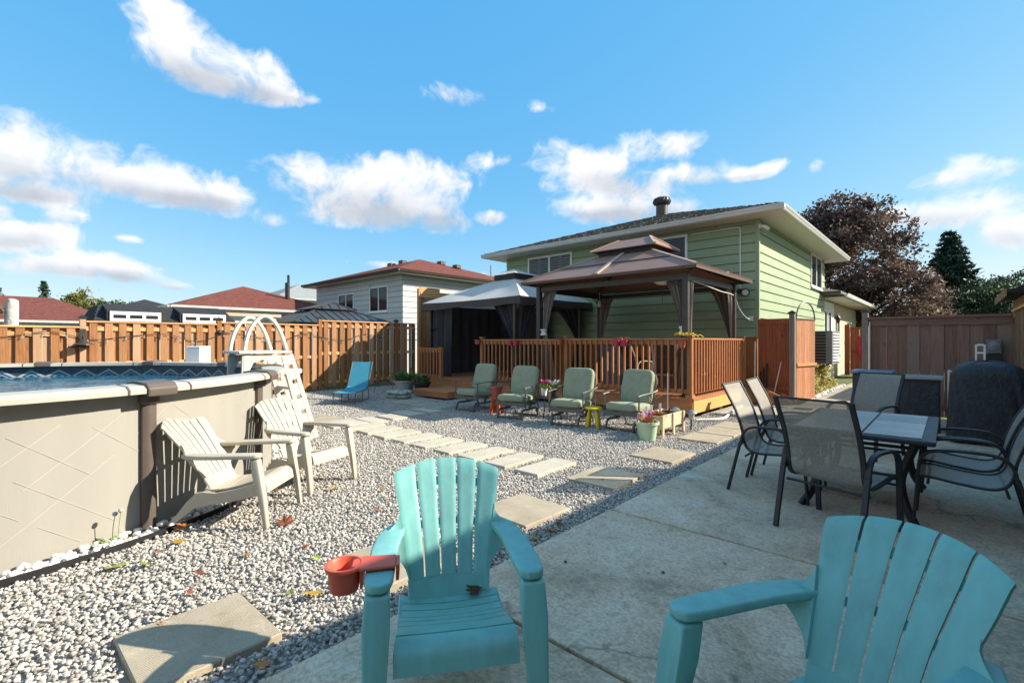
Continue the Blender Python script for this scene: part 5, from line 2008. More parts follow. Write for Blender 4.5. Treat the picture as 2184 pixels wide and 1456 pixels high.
# ================================================================ SLING DINING CHAIRS (front = -y)
def sling_chair(name, label, loc, rz, group, frame='black_metal', fabric='sling_mesh', h=1.05):
    t = thing(name, label, 'chair', loc, rz, group)
    rail = smooth_path([(0, .41, h), (0, .36, h - .10), (0, .285, .80), (0, .225, .62), (0, .205, .50), (0, .165, .425), (0, .08, .395), (0, -.08, .405), (0, -.24, .425), (0, -.34, .415)], 5)
    W = .265
    sec = [(-.009, -.019), (.009, -.019), (.009, .019), (-.009, .019)]
    for s in (-1, 1):
        MB().tube([(s * W, p.y, p.z) for p in rail], 1, 4, sec, up=(1, 0, 0)).build('side_rail', frame, t, bevel=.004)
        X = s * (W + .03)
        MB().tube(smooth_path([(X, .225, .50), (X, .26, .36), (X, .345, 0)], 4), 1, 4, [(-.012, -.02), (.012, -.02), (.012, .02), (-.012, .02)], up=(1, 0, 0)).build('rear_leg', frame, t, bevel=.004)
        MB().tube(smooth_path([(X, .225, .46), (X, .20, .58), (X, .12, .645), (X, -.05, .655), (X, -.20, .64), (X, -.285, .60), (X, -.315, .50), (X, -.33, .25), (X, -.35, 0)], 5), 1, 4, [(-.011, -.021), (.011, -.021), (.011, .021), (-.011, .021)], up=(1, 0, 0)).build('arm', frame, t, bevel=.004)
    n = len(rail)
    def fab(u, v):
        i = v * (n - 1)
        k = min(int(i), n - 2)
        p = rail[k].lerp(rail[k + 1], i - k)
        return Vector((lerp(-W + .008, W - .008, u), p.y, p.z)) + Vector((0, .0, -.012 if p.z < .5 else 0)) * math.sin(pi * u)
    MB().grid(fab, 8, 40, 0).build('sling', fabric, t, smooth=True, angle=180)
    for (y, z) in ((.18, .36), (-.26, .38)):
        MB().tube([(-W - .03, y, z), (W + .03, y, z)], .010, 6).build('crossbar', frame, t)
    MB().tube([(-W, .408, h - .004), (W, .408, h - .004)], .009, 6).build('crossbar', frame, t)
    return t
GS = 'sling chairs round the patio table'
sc1 = sling_chair('sling_chair', 'black framed mesh chair with its back to the camera at the patio table', (-.66, 4.52, .02), R(165), GS)
placed(sc1, 'sling chair on the gravel side of the patio table, nearer one', (-1.30, 5.30, .02), R(90), GS)
placed(sc1, 'sling chair on the gravel side of the patio table, farther one', (-1.30, 6.02, .02), R(93), GS)
placed(sc1, 'sling chair on the boundary fence side of the table, nearer one', (.13, 5.22, .02), R(-90), GS)
placed(sc1, 'sling chair on the boundary fence side of the table, farther one', (.13, 5.88, .02), R(-92), GS)
placed(sc1, 'sling chair beyond the patio table in front of the bar counter', (-.84, 7.80, .02), R(-20), GS)

# patio table with tiled top
pt = thing('patio_table', 'dark metal patio table with grey ceramic tile top', 'table', (-.60, 5.67, .02))
MB().box(-.52, .52, -.83, .83, .675, .715).build('table_frame', 'black_metal', pt, bevel=.015, seg=2)
for (x0, x1, n_) in ((.06, .44, 7), (-.46, .05, 3)):
    for k in range(n_):
        y0 = -.75 + 1.5 * k / n_
        MB().box(x0 + .004, x1 - .004, y0 + .004, y0 + 1.5 / n_ - .004, .716, .724).build('tile', 'tile', pt, bevel=.0015)
for sx in (-1, 1):
    for sy in (-1, 1):
        pth = smooth_path([(sx * .40, sy * .70, .67), (sx * .34, sy * .62, .50), (sx * .30, sy * .56, .32), (sx * .33, sy * .60, .14), (sx * .40, sy * .68, 0)], 5)
        MB().tube(pth, 1, 4, [(-.02, -.03), (.02, -.03), (.02, .03), (-.02, .03)]).build('leg', 'black_metal', pt, bevel=.005)
for z, w, d in ((.62, .36, .66), (.36, .31, .57)):
    for s in (-1, 1):
        MB().tube([(-w, s * d, z), (w, s * d, z)], .014, 6).build('stretcher', 'black_metal', pt)
        MB().tube([(s * w, -d, z), (s * w, d, z)], .014, 6).build('stretcher', 'black_metal', pt)

# ================================================================ GLIDER CHAIRS WITH CUSHIONS
def cushion(w, d, h, e1=.28, e2=.22, seam=0, nu=40, nv=26, wr=.006, seed=0, tuft=()):
    """puffy pad centred at origin, w along x, d along y, h along z"""
    def sp(c, e):
        return math.copysign(abs(c) ** e, c)
    rg = random.Random(seed)
    ph = [rg.uniform(0, 6) for _ in range(4)]
    g = MB()
    def fn(u, v):
        th = 2 * pi * u
        fi = -pi / 2 + pi * v
        x = sp(math.cos(fi), e1) * sp(math.cos(th), e2)
        y = sp(math.cos(fi), e1) * sp(math.sin(th), e2)
        z = sp(math.sin(fi), e1 * 1.6)
        k = 1.0
        if seam:
            k -= seam * math.exp(-(x / .07) ** 2)
        for (tx, ty) in tuft:
            k -= .35 * math.exp(-((x - tx) ** 2 + (y - ty) ** 2) / .03)
        z *= k * (1 + .07 * math.sin(4 * x + ph[0]) * math.cos(3.3 * y + ph[1]))
        z += wr * 3 / h * math.sin(13 * x + 6 * y + ph[2]) * .3
        return Vector((x * w / 2, y * d / 2, z * h / 2))
    g.grid(fn, nu, nv)
    return g

def glider(label, loc, rz, seed=0):
    t = thing('glider_chair', label, 'chair', loc, rz, GG)
    fl_ = [(-.016, -.011), (.016, -.011), (.016, .011), (-.016, .011)]
    for s in (-1, 1):
        x = s * .255
        pth = smooth_path([(x, -.36, 0), (x, -.355, .07), (x, -.31, .15), (x, -.22, .175), (x, 0, .165), (x, .22, .175), (x, .31, .15), (x, .355, .07), (x, .36, 0)], 4)
        MB().tube(pth, 1, 4, [(-.018, -.012), (.018, -.012), (.018, .012), (-.018, .012)], up=(1, 0, 0)).build('base_loop', 'pewter', t)
        X = s * .325
        MB().tube([(X, -.30, .22), (X, -.305, .45), (X, -.30, .605)], .014, 8).build('arm_post', 'pewter', t, smooth=True)
        MB().tube(smooth_path([(X - s * .0, -.36, .605), (X, -.2, .618), (X, .1, .625), (X, .27, .64), (X, .36, .66)], 4), 1, 6, [(-.026, -.006), (-.018, .006), (.018, .006), (.026, -.006), (.018, -.010), (-.018, -.010)]).build('arm', 'pewter', t, smooth=True)
        MB().tube(smooth_path([(s * .29, -.32, .30), (s * .29, 0, .27), (s * .29, .22, .29), (s * .29, .33, .50), (s * .28, .43, .80), (s * .25, .46, .92)], 4), .013, 8).build('side_frame', 'pewter', t, smooth=True)
        MB().tube([(X, .25, .63), (X, .30, .26)], .012, 6).build('arm_post', 'pewter', t)
        MB().beam((x, .0, .17), (s * .29, 0, .27), .02, .05).build('spring_plate', 'pewter', t)
    MB().box(-.33, .33, -.335, -.305, .255, .325).build('seat_frame', 'pewter', t, bevel=.006)
    MB().box(-.29, .29, .20, .23, .25, .29).build('seat_frame', 'pewter', t)
    for y in (-.30, .30):
        MB().box(-.255, .255, y - .02, y + .02, .004, .03).build('base_bar', 'pewter', t)
    MB().tube([(-.25, .46, .92), (-.12, .47, .945), (.12, .47, .945), (.25, .46, .92)], .013, 8).build('top_rail', 'pewter', t)
    c = cushion(.60, .60, .15, .35, .25, 0, 40, 22, .008, seed).build('seat_cushion', 'cushion', t, smooth=True, angle=180)
    c.location = (0, -.055, .385)
    c.rotation_euler = (R(-4), 0, 0)
    b = cushion(.58, .62, .17, .35, .34, .16, 44, 24, .010, seed + 3, ((0, -.12),)).build('back_cushion', 'cushion', t, smooth=True, angle=180)
    b.location = (0, .285, .70)
    b.rotation_euler = (R(-106), 0, 0)
    pp = MB()
    pp.tube([(x * .285, y * .285, -.052) for x, y in [(math.copysign(abs(math.cos(a)) ** .3, math.cos(a)), math.copysign(abs(math.sin(a)) ** .3, math.sin(a))) for a in [2 * pi * k / 40 for k in range(40)]]], .006, 5, closed=True)
    pp.build('piping', 'cushion', c, smooth=True)
    return t
GG = 'green cushioned glider chairs in front of the deck'
glider('green cushioned glider chair nearest the wooden step of the deck', (-7.72, 7.25, 0), R(4), 1)
glider('green cushioned glider chair between the orange stool and the orchids', (-6.36, 7.12, 0), R(13), 2)
glider('green cushioned glider chair between the orchids and the yellow stool', (-5.08, 7.18, 0), R(12), 3)
glider('green cushioned glider chair beside the wooden planter, partly sunlit', (-4.08, 7.46, 0), R(1), 4)

# ================================================================ STOOLS, POTS, PLANTS
def stool(label, loc, m, h=.36):
    t = thing('stool', label, 'stool', loc, .4)
    MB().lathe([(.0, h - .045), (.12, h - .045), (.155, h - .03), (.16, h - .012), (.145, h), (.0, h - .002)], 24, caps=False).build('seat', m, t, smooth=True, angle=50)
    for k in range(4):
        a = pi / 4 + k * pi / 2
        c, s = math.cos(a), math.sin(a)
        MB().tube([(c * .085, s * .085, h - .05), (c * .10, s * .10, h * .6), (c * .125, s * .125, .05), (c * .13, s * .13, 0)], 1, 10, [(math.cos(2 * pi * j / 10), math.sin(2 * pi * j / 10)) for j in range(10)], radii=[.022, .032, .034, .026]).build('leg', m, t, smooth=True)
    return t
stool('small yellow plastic stool with four fat legs between glider chairs', (-4.60, 7.12, 0), 'yellow')
stool('small orange plastic stool holding a terracotta pot', (-7.02, 7.18, 0), 'orange', .34)

def pot(label, loc, m, r=.13, h=.2, name='plant_pot', cat='pot', soil=True, group=None, taper=.72):
    t = thing(name, label, cat, loc, 0, group)
    MB().lathe([(.0, 0), (r * taper, 0), (r * taper * 1.02, .01), (r * .94, h * .82), (r * .98, h * .83), (r * 1.08, h * .86), (r * 1.08, h), (r * .98, h), (r * .92, h * .86), (0, h * .84)], 22, caps=False).build('pot_body', m, t, smooth=True, angle=40)
    if soil:
        MB().lathe([(0, h * .87), (r * .9, h * .86), (r * .9, h * .845)], 16, caps=False).build('soil', 'soil', t)
    return t
pot('terracotta pot standing on the orange stool', (-7.02, 7.18, .342), 'terracotta', .13, .22)
mp = pot('mint green pot of dried flowers on the gravel before the planter', (-3.42, 6.80, 0), 'mint', .165, .28)
def sprigs(parent, n, r, h, m, seed, z0, leaf=.05, lean=.5, name='leaf_spray', blob=False):
    rg = random.Random(seed)
    g = MB()
    for k in range(n):
        a = rg.uniform(0, 2 * pi)
        d = rg.uniform(0, r)
        p = Vector((d * math.cos(a), d * math.sin(a), z0))
        q = p + Vector((math.cos(a) * lean * h * rg.random(), math.sin(a) * lean * h * rg.random(), h * rg.uniform(.4, 1)))
        L = (q - p)
        sd = Vector((-math.sin(a), math.cos(a), 0)) * leaf * rg.uniform(.5, 1)
        mdl = p.lerp(q, .55) + Vector((0, 0, h * .12))
        tip = q + Vector((math.cos(a), math.sin(a), -.5)) * h * .25 * rg.random()
        g.add([tuple(p - sd * .15), tuple(p + sd * .15), tuple(mdl + sd * .5), tuple(mdl - sd * .5), tuple(tip)], [(0, 1, 2, 3), (3, 2, 4)])
    return g.build(name, m, parent)
sprigs(mp, 60, .12, .14, 'dead_plant', 3, .24, .05, .8)
sprigs(mp, 6, .05, .22, 'blossom_pink', 4, .26, .05, .8, 'petals')

pl = thing('planter_box', 'long weathered wooden planter box on short legs with dry plants', 'planter', (-3.50, 7.46, 0))
for sx in (-1, 1):
    MB().box(sx * .18 - .012, sx * .18 + .012, -.42, .42, .13, .34).build('side_board', 'planter_wood', pl, bevel=.003)
    for yy in (-.39, 0, .39):
        MB().box(sx * .205 - .012, sx * .205 + .012, yy - .03, yy + .03, 0, .345).build('leg', 'planter_wood', pl)
for sy in (-1, 1):
    MB().box(-.167, .167, sy * .40 - .012, sy * .40 + .012, .06, .33).build('end_board', 'planter_wood', pl)
MB().box(-.166, .166, -.385, .385, .14, .29).build('soil', 'soil', pl)
o = sprigs(pl, 70, .15, .12, 'dead_plant', 8, .28, .04, .9)
o.location = (0, -.2, 0)
o = sprigs(pl, 40, .13, .10, 'brown_leaf', 9, .28, .04, .9)
o.location = (0, .18, 0)
for (yy, xx) in ((-.33, -.1), (-.12, -.12), (.15, -.1)):
    MB().box(xx - .02, xx + .02, yy - .003, yy + .003, .28, .46).build('plant_marker', 'white_plastic', pl)

def solar(label, loc, lean=0):
    t = thing('solar_light', label, 'garden light', loc)
    t.rotation_euler = (lean, lean * .6, 0)
    MB().cyl((0, 0, 0), (0, 0, .2), .012, n=8).build('stake', 'black_plastic', t)
    MB().lathe([(.03, .19), (.05, .20), (.055, .215), (.045, .22), (.045, .30), (.055, .305)], 14).build('lamp_body', 'tub_grey', t, smooth=True, angle=40)
    MB().lathe([(.085, .306), (.09, .315), (.05, .345), (.01, .355)], 16).build('lamp_cap', 'steel_tool', t, smooth=True, angle=40)
solar('small solar garden light leaning beside the deck corner', (-3.25, 8.05, 0), .18)
solar('small upright solar garden light behind the planter box', (-3.55, 8.10, 0))
pole = thing('garden_stake', 'thin pale metal stake standing behind the planter box', 'stake', (-3.62, 7.95, 0))
MB().cyl((0, 0, 0), (0, 0, .95), .009, n=6).build('rod', 'cord_white', pole)
MB().tube([(0, 0, .62), (-.1, -.02, .56), (-.2, -.03, .50)], .005, 5).build('hook', 'cord_white', pole)

# pots hung on the rail
def hang_pot(label, x, m, dry=False, y=RY - .14, z=1.40, group=None):
    t = pot(label, (x, y, z), m, .075, .13, 'hanging_pot', 'pot', False, group)
    MB().tube([(-.05, .06, .12), (-.05, .16, .18), (-.05, .19, .14)], .004, 5).build('hook', 'black_metal', t)
    MB().tube([(.05, .06, .12), (.05, .16, .18), (.05, .19, .14)], .004, 5).build('hook', 'black_metal', t)
    if dry:
        sprigs(t, 26, .06, .13, 'dead_plant', int(abs(x) * 100), .10, .02, 1.2)
        sprigs(t, 10, .06, .10, 'blossom_pink', int(abs(x) * 90), .10, .02, 1.3, 'petals')
hang_pot('terracotta pot hanging at the left end post of the deck rail', -9.66, 'terracotta', y=RY - .15, z=1.42)
hang_pot('raspberry pot, left of the empty pair on the deck rail', -8.42, 'raspberry')
hang_pot('raspberry pot, right of the empty pair on the deck rail', -8.25, 'raspberry')
hang_pot('terracotta pot hanging at the middle post of the deck rail', -6.84, 'terracotta', y=RY - .14, z=1.42)
hang_pot('raspberry pot of dry pink flowers on the rail, left one', -5.32, 'raspberry', True)
hang_pot('raspberry pot of dry pink flowers on the rail, right one', -5.13, 'raspberry', True)
hang_pot('terracotta pot hanging at the sunny corner post of the deck', -3.86, 'terracotta', y=RY - .15, z=1.38)
rp = thing('rope_coil', 'yellow rope draped over the corner of the deck rail', 'rope', (-3.8, RY, RT))
rgr = random.Random(6)
pts = []
for k in range(60):
    a = k * .55
    pts.append((.06 * math.cos(a) - .25 + .5 * k / 60 + rgr.uniform(-.015, .015), .07 * math.sin(a) - .03, .075 + .02 * math.sin(a * 1.7) - (.04 if k > 45 else 0)))
MB().tube(smooth_path(pts, 2), .011, 5).build('rope', 'rope', rp, smooth=True)

# potted plants and compost bags by the step
bp = pot('black nursery pot with bushy plant at the foot of the deck step', (-11.15, 8.35, 0), 'black_plastic', .24, .34)
sprigs(bp, 110, .2, .34, 'plant_green', 12, .28, .08, .9)
wp = pot('square white pot with trailing spider plant beside the fence', (-11.85, 8.25, 0), 'tub_grey', .30, .36)
sprigs(wp, 120, .25, .42, 'plant_green', 14, .28, .05, 1.3)
def bag(label, loc, rz, seed):
    t = thing('compost_bag', label, 'bag', loc, rz)
    o = cushion(.62, .42, .12, .5, .3, 0, 30, 16, .02, seed).build('bag', 'bag_green', t, smooth=True, angle=180)
    o.location = (0, 0, .06)
bag('green and white compost bag lying at the bottom of the pile', (-10.75, 7.30, .005), R(30), 4)
bag('green and white compost bag lying on top of another', (-10.72, 7.30, .105), R(22), 5)
hsr = thing('watering_hoop', 'dark wire garden hoop leaning by the potted plants', 'garden hoop', (-12.4, 7.9, 0), R(60))
MB().tube([(.28 * math.cos(pi * k / 14), 0, .36 * math.sin(pi * k / 14)) for k in range(15)], .008, 6).build('hoop', 'hose', hsr)

# side table with orchids
st_ = thing('side_table', 'small dark side table between two glider chairs', 'table', (-5.74, 7.30, 0), R(12))
MB().box(-.22, .22, -.2, .2, .42, .45).build('table_top', 'bronze_metal', st_, bevel=.006)
for sx in (-1, 1):
    for sy in (-1, 1):
        MB().tube(smooth_path([(sx * .19, sy * .17, .42), (sx * .14, sy * .13, .22), (sx * .2, sy * .18, 0)], 4), .011, 6).build('leg', 'bronze_metal', st_)
for (dx, dy, lab, fm, seed) in ((-.10, 0, 'white pot with a purple-pink orchid on the side table', 'blossom_pink', 3), (.12, .02, 'dark pot with cream lilies on the side table', 'blossom_white', 5)):
    q = pot(lab, (-5.74 + dx, 7.30 + dy, .452), 'white_plastic' if dx < 0 else 'black_plastic', .065, .13, 'flower_pot', 'pot')
    sprigs(q, 16, .05, .20, 'plant_lime', seed, .1, .04, .9)
    fo = sprigs(q, 22, .08, .10, fm, seed + 1, .22, .07, 1.2, 'petals')

# blue folding lounger
lg = thing('sun_lounger', 'turquoise folding sun lounger set up before the cedar fence', 'sun lounger', (-10.60, 5.66, 0), face(.66, -.75))
lp = [(0, 0, .29), (0, .55, .27), (0, .78, .27), (0, 1.02, .36), (0, 1.20, .62), (0, 1.36, .96)]
def seg(a, b, nm):
    A_, B_ = Vector(lp[a]), Vector(lp[b])
    MB().grid(lambda u, v: Vector((lerp(-.25, .25, u), lerp(A_.y, B_.y, v), lerp(A_.z, B_.z, v) - .012 * math.sin(pi * u))), 6, 6, .006).build(nm, 'sling_blue', lg, smooth=True)
seg(0, 1, 'foot_sling')
seg(1, 3, 'seat_sling')
MB().grid(lambda u, v: Vector((lerp(-.25, .25, u), lerp(.95, 1.36, v), lerp(.30, .96, v) - .0 * math.sin(pi * u))), 6, 10, .006).build('back_sling', 'sling_blue', lg, smooth=True)
for s in (-1, 1):
    MB().tube([(s * .265, 0, .28), (s * .265, .95, .275)], .012, 6).build('side_bar', 'pewter', lg)
    MB().tube([(s * .265, .95, .285), (s * .265, 1.36, .965)], .012, 6).build('back_bar', 'pewter', lg)
for y in (.06, .60, 1.05):
    MB().tube(smooth_path([(-.262, y, .275), (-.262, y - .03, .08), (-.22, y - .04, .012), (.22, y - .04, .012), (.262, y - .03, .08), (.262, y, .275)], 4), .011, 6).build('leg_loop', 'pewter', lg)

# ================================================================ GRILL CORNER
bb = thing('covered_grill', 'barbecue grill under a loose black vinyl cover by the boundary fence', 'barbecue', (.40, 9.85, .02), R(0))
bb.scale = (.70, 1, 1)
def cov(u, v):
    a = 2 * pi * u
    def sp(c, e):
        return math.copysign(abs(c) ** e, c)
    if v < .8:
        t = v / .8
        k = lerp(1.06, .95, t) + .045 * math.sin(a * 9 + 2 + 2 * t) * (1 - t) + .022 * math.sin(a * 5 + t * 6) + .012 * math.sin(a * 17 + 9 * t)
        return Vector((.60 * k * sp(math.cos(a), .35), .36 * k * sp(math.sin(a), .35), lerp(.05, .98, t)))
    t = (v - .8) / .2
    k = .95 * math.cos(t * pi / 2)
    return Vector((.60 * k * sp(math.cos(a), .35), .36 * k * sp(math.sin(a), .35), .98 + .22 * math.sin(t * pi / 2) + .012 * math.sin(a * 4 + t * 5)))
MB().grid(cov, 72, 26).build('cover', 'bbq_cover', bb, smooth=True, angle=180)
for sx in (-1, 1):
    MB().cyl((sx * .45, -.28, 0), (sx * .45, -.22, 0), .05, n=14).build('wheel', 'black_plastic', bb)
br_ = thing('bar_counter', 'low outdoor bar counter with grey top and dark mesh front', 'counter', (-.50, 10.55, .02))
MB().box(-.55, .42, -.30, .30, .86, .91).build('counter_top', 'counter_top', br_, bevel=.008)
MB().box(-.50, .38, -.25, .26, 0, .858).build('cabinet', 'black_plastic', br_)
for k in range(7):
    MB().box(-.49 + .122 * k, -.372 + .122 * k, -.262, -.2505, .10, .80).build('front_slat', 'bbq_cover', br_)
MB().box(-.52, -.48, -.28, -.2, 0, .857).build('leg', 'black_plastic', br_)
cl = thing('cooler_box', 'dark cooler box with pale blue lid beside the bar counter', 'cooler', (-1.02, 10.75, .02), R(-5))
MB().box(-.28, .28, -.2, .2, 0, .90).build('body', 'black_plastic', cl, bevel=.02)
MB().box(-.30, .30, -.22, .22, .905, .965).build('lid', 'blue_lid', cl, bevel=.02, seg=2)
rk = thing('white_rack', 'small white plastic rack standing behind the covered grill', 'rack', (.36, 10.95, .9), R(0))
for s in (-.05, .05):
    MB().box(s - .012, s + .012, -.012, .012, 0, .55).build('upright', 'white_plastic', rk)
for z in (.08, .24, .40, .53):
    MB().box(-.038, .038, -.01, .01, z, z + .03).build('rung', 'white_plastic', rk)
MB().box(-.1, .1, -.05, .05, -.88, -.001).build('stand', 'grey_vinyl', rk)
mb_ = thing('meter_box', 'grey electrical meter box on the dark fence corner', 'meter box', (.58, 12.25, 1.28))
MB().box(-.10, .10, 0, .09, .0, .26).build('box', 'grey_vinyl', mb_, bevel=.01)
MB().lathe([(.08, 0), (.085, .04), (.05, .07), (0, .075)], 16, caps=False).build('dial', 'glass_clear', mb_, smooth=True).rotation_euler = (R(90), 0, 0)
mb_.children[-1].location = (0, 0, .14)
MB().box(-.10, .10, .0, .08, -.40, -.01).build('lower_box', 'black_plastic', mb_)
hc = thing('white_folding_chair', 'white metal folding chair back seen behind the covered grill', 'chair', (.20, 11.6, -.10))
MB().tube(smooth_path([(-.22, 0, 0), (-.22, 0, 1.0), (-.18, 0, 1.06), (.18, 0, 1.06), (.22, 0, 1.0), (.22, 0, 0)], 4), .018, 8).build('back_loop', 'white_paint', hc, smooth=True)
MB().tube([(-.21, 0, .93), (.21, 0, .93)], .014, 6).build('crossbar', 'white_paint', hc)
MB().box(-.20, .20, -.36, -.01, .44, .47).build('seat', 'white_paint', hc)
for s in (-1, 1):
    MB().tube([(s * .2, -.33, .44), (s * .2, -.36, 0)], .014, 6).build('leg', 'white_paint', hc)

# table and chairs up on the deck
dt = thing('deck_table', 'dark table standing on the deck under the brown gazebo', 'table', (-5.3, 11.1, DZ))
MB().box(-.75, .75, -.45, .45, .69, .73).build('table_top', 'bronze_metal', dt, bevel=.01)
for sx in (-1, 1):
    for sy in (-1, 1):
        MB().box(sx * .65 - .03, sx * .65 + .03, sy * .36 - .03, sy * .36 + .03, 0, .689).build('leg', 'bronze_metal', dt)
GD = 'chairs round the deck table'
d1 = sling_chair('deck_chair', 'pale framed chair on the deck behind the pots of dry flowers', (-5.5, 10.35, DZ), R(160), GD, 'tub_grey', 'net')
placed(d1, 'pale framed chair on the deck nearest the sunny corner post', (-4.75, 10.42, DZ), R(195), GD)
placed(d1, 'pale framed chair at the right end of the deck table', (-4.35, 11.2, DZ), R(-90), GD)
tw = thing('towel', 'dark blanket draped over the deck chair behind the rail', 'blanket', (-6.0, 10.1, DZ))
MB().grid(lambda u, v: Vector((lerp(-.3, .3, u), .05 * math.sin(u * 14) + (.14 if v > .5 else 0) * (v - .5), .5 + .5 * math.sin(pi * v))), 24, 14, .01).build('cloth', 'towel', tw, smooth=True)
MB().box(-.25, .25, -.02, .18, 0, .55).build('folded_stack', 'towel', tw, bevel=.03)

# tools by the gate
bm_t = thing('broom', 'broom and long handles leaning on the red gate panel', 'broom', (-3.2, 12.85, 0))
MB().cyl((0, 0, .02), (.16, .17, 1.0), .012, n=8).build('handle', 'cord_white', bm_t)
MB().box(-.12, .05, -.03, .03, 0, .1).build('head', 'steel_tool', bm_t)
rk2 = thing('rake_tools', 'dark garden tools standing upright against the house foundation', 'garden tools', (-3.48, 12.92, 0))
for k in range(3):
    MB().cyl((.07 * k, 0, .01), (.07 * k - .02, .12, .75 + .1 * k), .018, n=8).build('handle', 'black_metal', rk2)
um = thing('red_umbrella', 'closed red umbrella hanging on the far gate', 'umbrella', (-2.95, 25.85, 1.75))
MB().lathe([(.015, .0), (.03, -.05), (.085, -.55), (.055, -.9), (.01, -1.15)], 10).build('cloth', 'red_cloth', um, smooth=True)
MB().cyl((0, 0, -.02), (0, 0, .28), .014, n=8).build('handle', 'white_plastic', um)

# ================================================================ FENCE DETAILS
stl = thing('string_lights', 'brown string of small bulbs looped along the cedar fence', 'string lights', (FX + .07, 0, 0))
sps = []
rgs = random.Random(31)
for k, yv in enumerate(np.arange(-3.2, 9.3, .68)):
    sps.append((.0 + rgs.uniform(-.01, .02), float(yv), 1.62 + .11 * math.cos(k * 2.2) + rgs.uniform(-.03, .03)))
pth = smooth_path(sps, 8)
MB().tube(pth, .008, 5).build('wire', 'hose', stl)
bulb_me = MB().lathe([(.008, .0), (.012, -.015), (.022, -.05), (.018, -.075), (.004, -.085)], 8).mesh('bulb', 'glass_clear', smooth=True)
for k in range(3, len(pth), 4):
    link('bulb', bulb_me, stl, tuple(pth[k] + Vector((.01, 0, -.005))))
th = thing('thermometer', 'round dial thermometer hanging on the cedar fence', 'thermometer', (FX + .05, 6.2, .63), 0)
MB().lathe([(.085, 0), (.095, .01), (.095, .03), (.08, .032)], 24).build('rim', 'black_metal', th, smooth=True, angle=40).rotation_euler = (0, R(90), 0)
MB().lathe([(.0, .033), (.079, .033), (.079, .03)], 24, caps=False).build('dial', 'dial', th).rotation_euler = (0, R(90), 0)
MB().beam((.036, -.02, -.03), (.036, .015, .03), .008, .003, (1, 0, 0)).build('needle', 'black_metal', th)
MB().tube([(.01, 0, .09), (.0, -.1, .32), (.0, .03, .33)], .004, 5).build('cord', 'hose', th)
lm_ = thing('post_lantern', 'dark lantern on a curved bracket fixed to the cedar fence post', 'lantern', (FX + .06, 1.40, 1.5))
MB().tube(smooth_path([(0, 0, .18), (.03, 0, -.02), (.07, -.12, -.12), (.09, -.25, -.10)], 5), .022, 8).build('bracket', 'bronze_metal', lm_, smooth=True)
MB().lathe([(.02, .08), (.06, .02), (.17, -.04), (.175, -.055), (.05, -.05), (.045, -.13), (.0, -.15)], 16, (.11, 0, -.02), caps=False).build('shade', 'bronze_metal', lm_, smooth=True)
MB().box(0, .02, -.05, .05, -.1, .28).build('back_plate', 'bronze_metal', lm_)
cp = thing('security_camera', 'small black camera with coiled wire on the cedar fence post', 'camera', (FX + .06, 4.1, 1.74))
MB().lathe([(.03, -.06), (.055, -.03), (.055, .03), (.03, .06)], 12).build('body', 'black_plastic', cp, smooth=True).rotation_euler = (R(90), 0, 0)
MB().tube([(.02, .06 + .1 * k / 10, -.0 + .02 * math.sin(k)) for k in range(16)], .006, 5).build('wire', 'hose', cp)
# white downpipe strip on the tall fence
dp = thing('white_drain_pipe', 'thin white pipe running up the shaded fence by the deck', 'pipe', (FX + .06, 10.2, 0))
MB().cyl((0, 0, .55), (0, 0, 2.0), .016, n=8).build('pipe', 'pvc', dp)
pv = thing('pvc_pipe', 'white plastic pipe lying on the gravel along the deck side', 'pipe', (0, 0, 0))
MB().tube(smooth_path([(-3.5, 8.9, .04), (-3.2, 9.4, .035), (-3.35, 10.4, .04), (-3.5, 11.6, .04)], 5), .026, 8).build('pipe', 'pvc', pv, smooth=True)
stf = thing('white_prop', 'white board leaning against the brown house foundation', 'board', (-3.55, 12.7, 0))
MB().beam((0, 0, .02), (-.1, .42, 1.5), .03, .03).build('board', 'pvc', stf)

# dandelion growing at the pool wall
dn = thing('dandelion', 'dandelion gone to seed growing at the foot of the pool wall', 'plant', (-4.50, .40, 0))
d0 = Vector((POOL.x, POOL.y, 0))
rim_ang = math.atan2(.40 + .34, -4.50 + 7.55)
dn.location = (POOL.x + (PR + .10) * math.cos(R(-24.5) + ROT), POOL.y + (PR + .10) * math.sin(R(-24.5) + ROT), 0)
for (dx, dy, hh) in ((0, 0, .21), (.03, .03, .235)):
    MB().tube(smooth_path([(dx, dy, 0), (dx + .01, dy, hh * .5), (dx + .025, dy + .01, hh)], 4), .0025, 5).build('stem', 'plant_lime', dn)
    MB().lathe([(0, -.018), (.012, -.014), (.018, 0), (.012, .014), (0, .018)], 10, (dx + .025, dy + .01, hh + .01), caps=False).build('seed_head', 'tub_grey', dn, smooth=True)
sprigs(dn, 16, .02, .05, 'plant_lime', 5, 0, .035, 2.5)

# plants along the side passage
GPL = 'yellow-green shrubs along the house wall'
for k in range(4):
    t = thing('passage_shrub', ('yellow leafed shrub at the house wall behind the gate leaf', 'second yellow shrub along the house wall under the air conditioner', 'third pale shrub along the house wall in the passage', 'last pale shrub in the passage before the far gate')[k], 'shrub', (-3.05, 14.6 + 1.25 * k, 0), 0, GPL)
    pts = clumps(50 + k, (0, 0, .42), (.36, .5, .40), 26, 22, .07, .4)
    link('foliage', leaf_mesh('foliage', 'leaf_yellow', pts, .10, k, .5), t)
    MB().cyl((0, 0, -.03), (0, 0, .4), .02, .01, 6).build('stem', 'bark', t)
bd = thing('border_plants', 'low white-edged ground cover along the passage border', 'ground cover', (-2.82, 16.5, 0))
bd['kind'] = 'stuff'
rgb_ = random.Random(3)
link('ground_cover_leaves', leaf_mesh('ground_cover', 'leaf_yellow', [(rgb_.uniform(-.12, .14), rgb_.uniform(-2.6, 2.8), abs(rgb_.gauss(0, .07)), rgb_.random()) for _ in range(1500)], .075, 5, .6), bd)
for k in range(14):
    pass
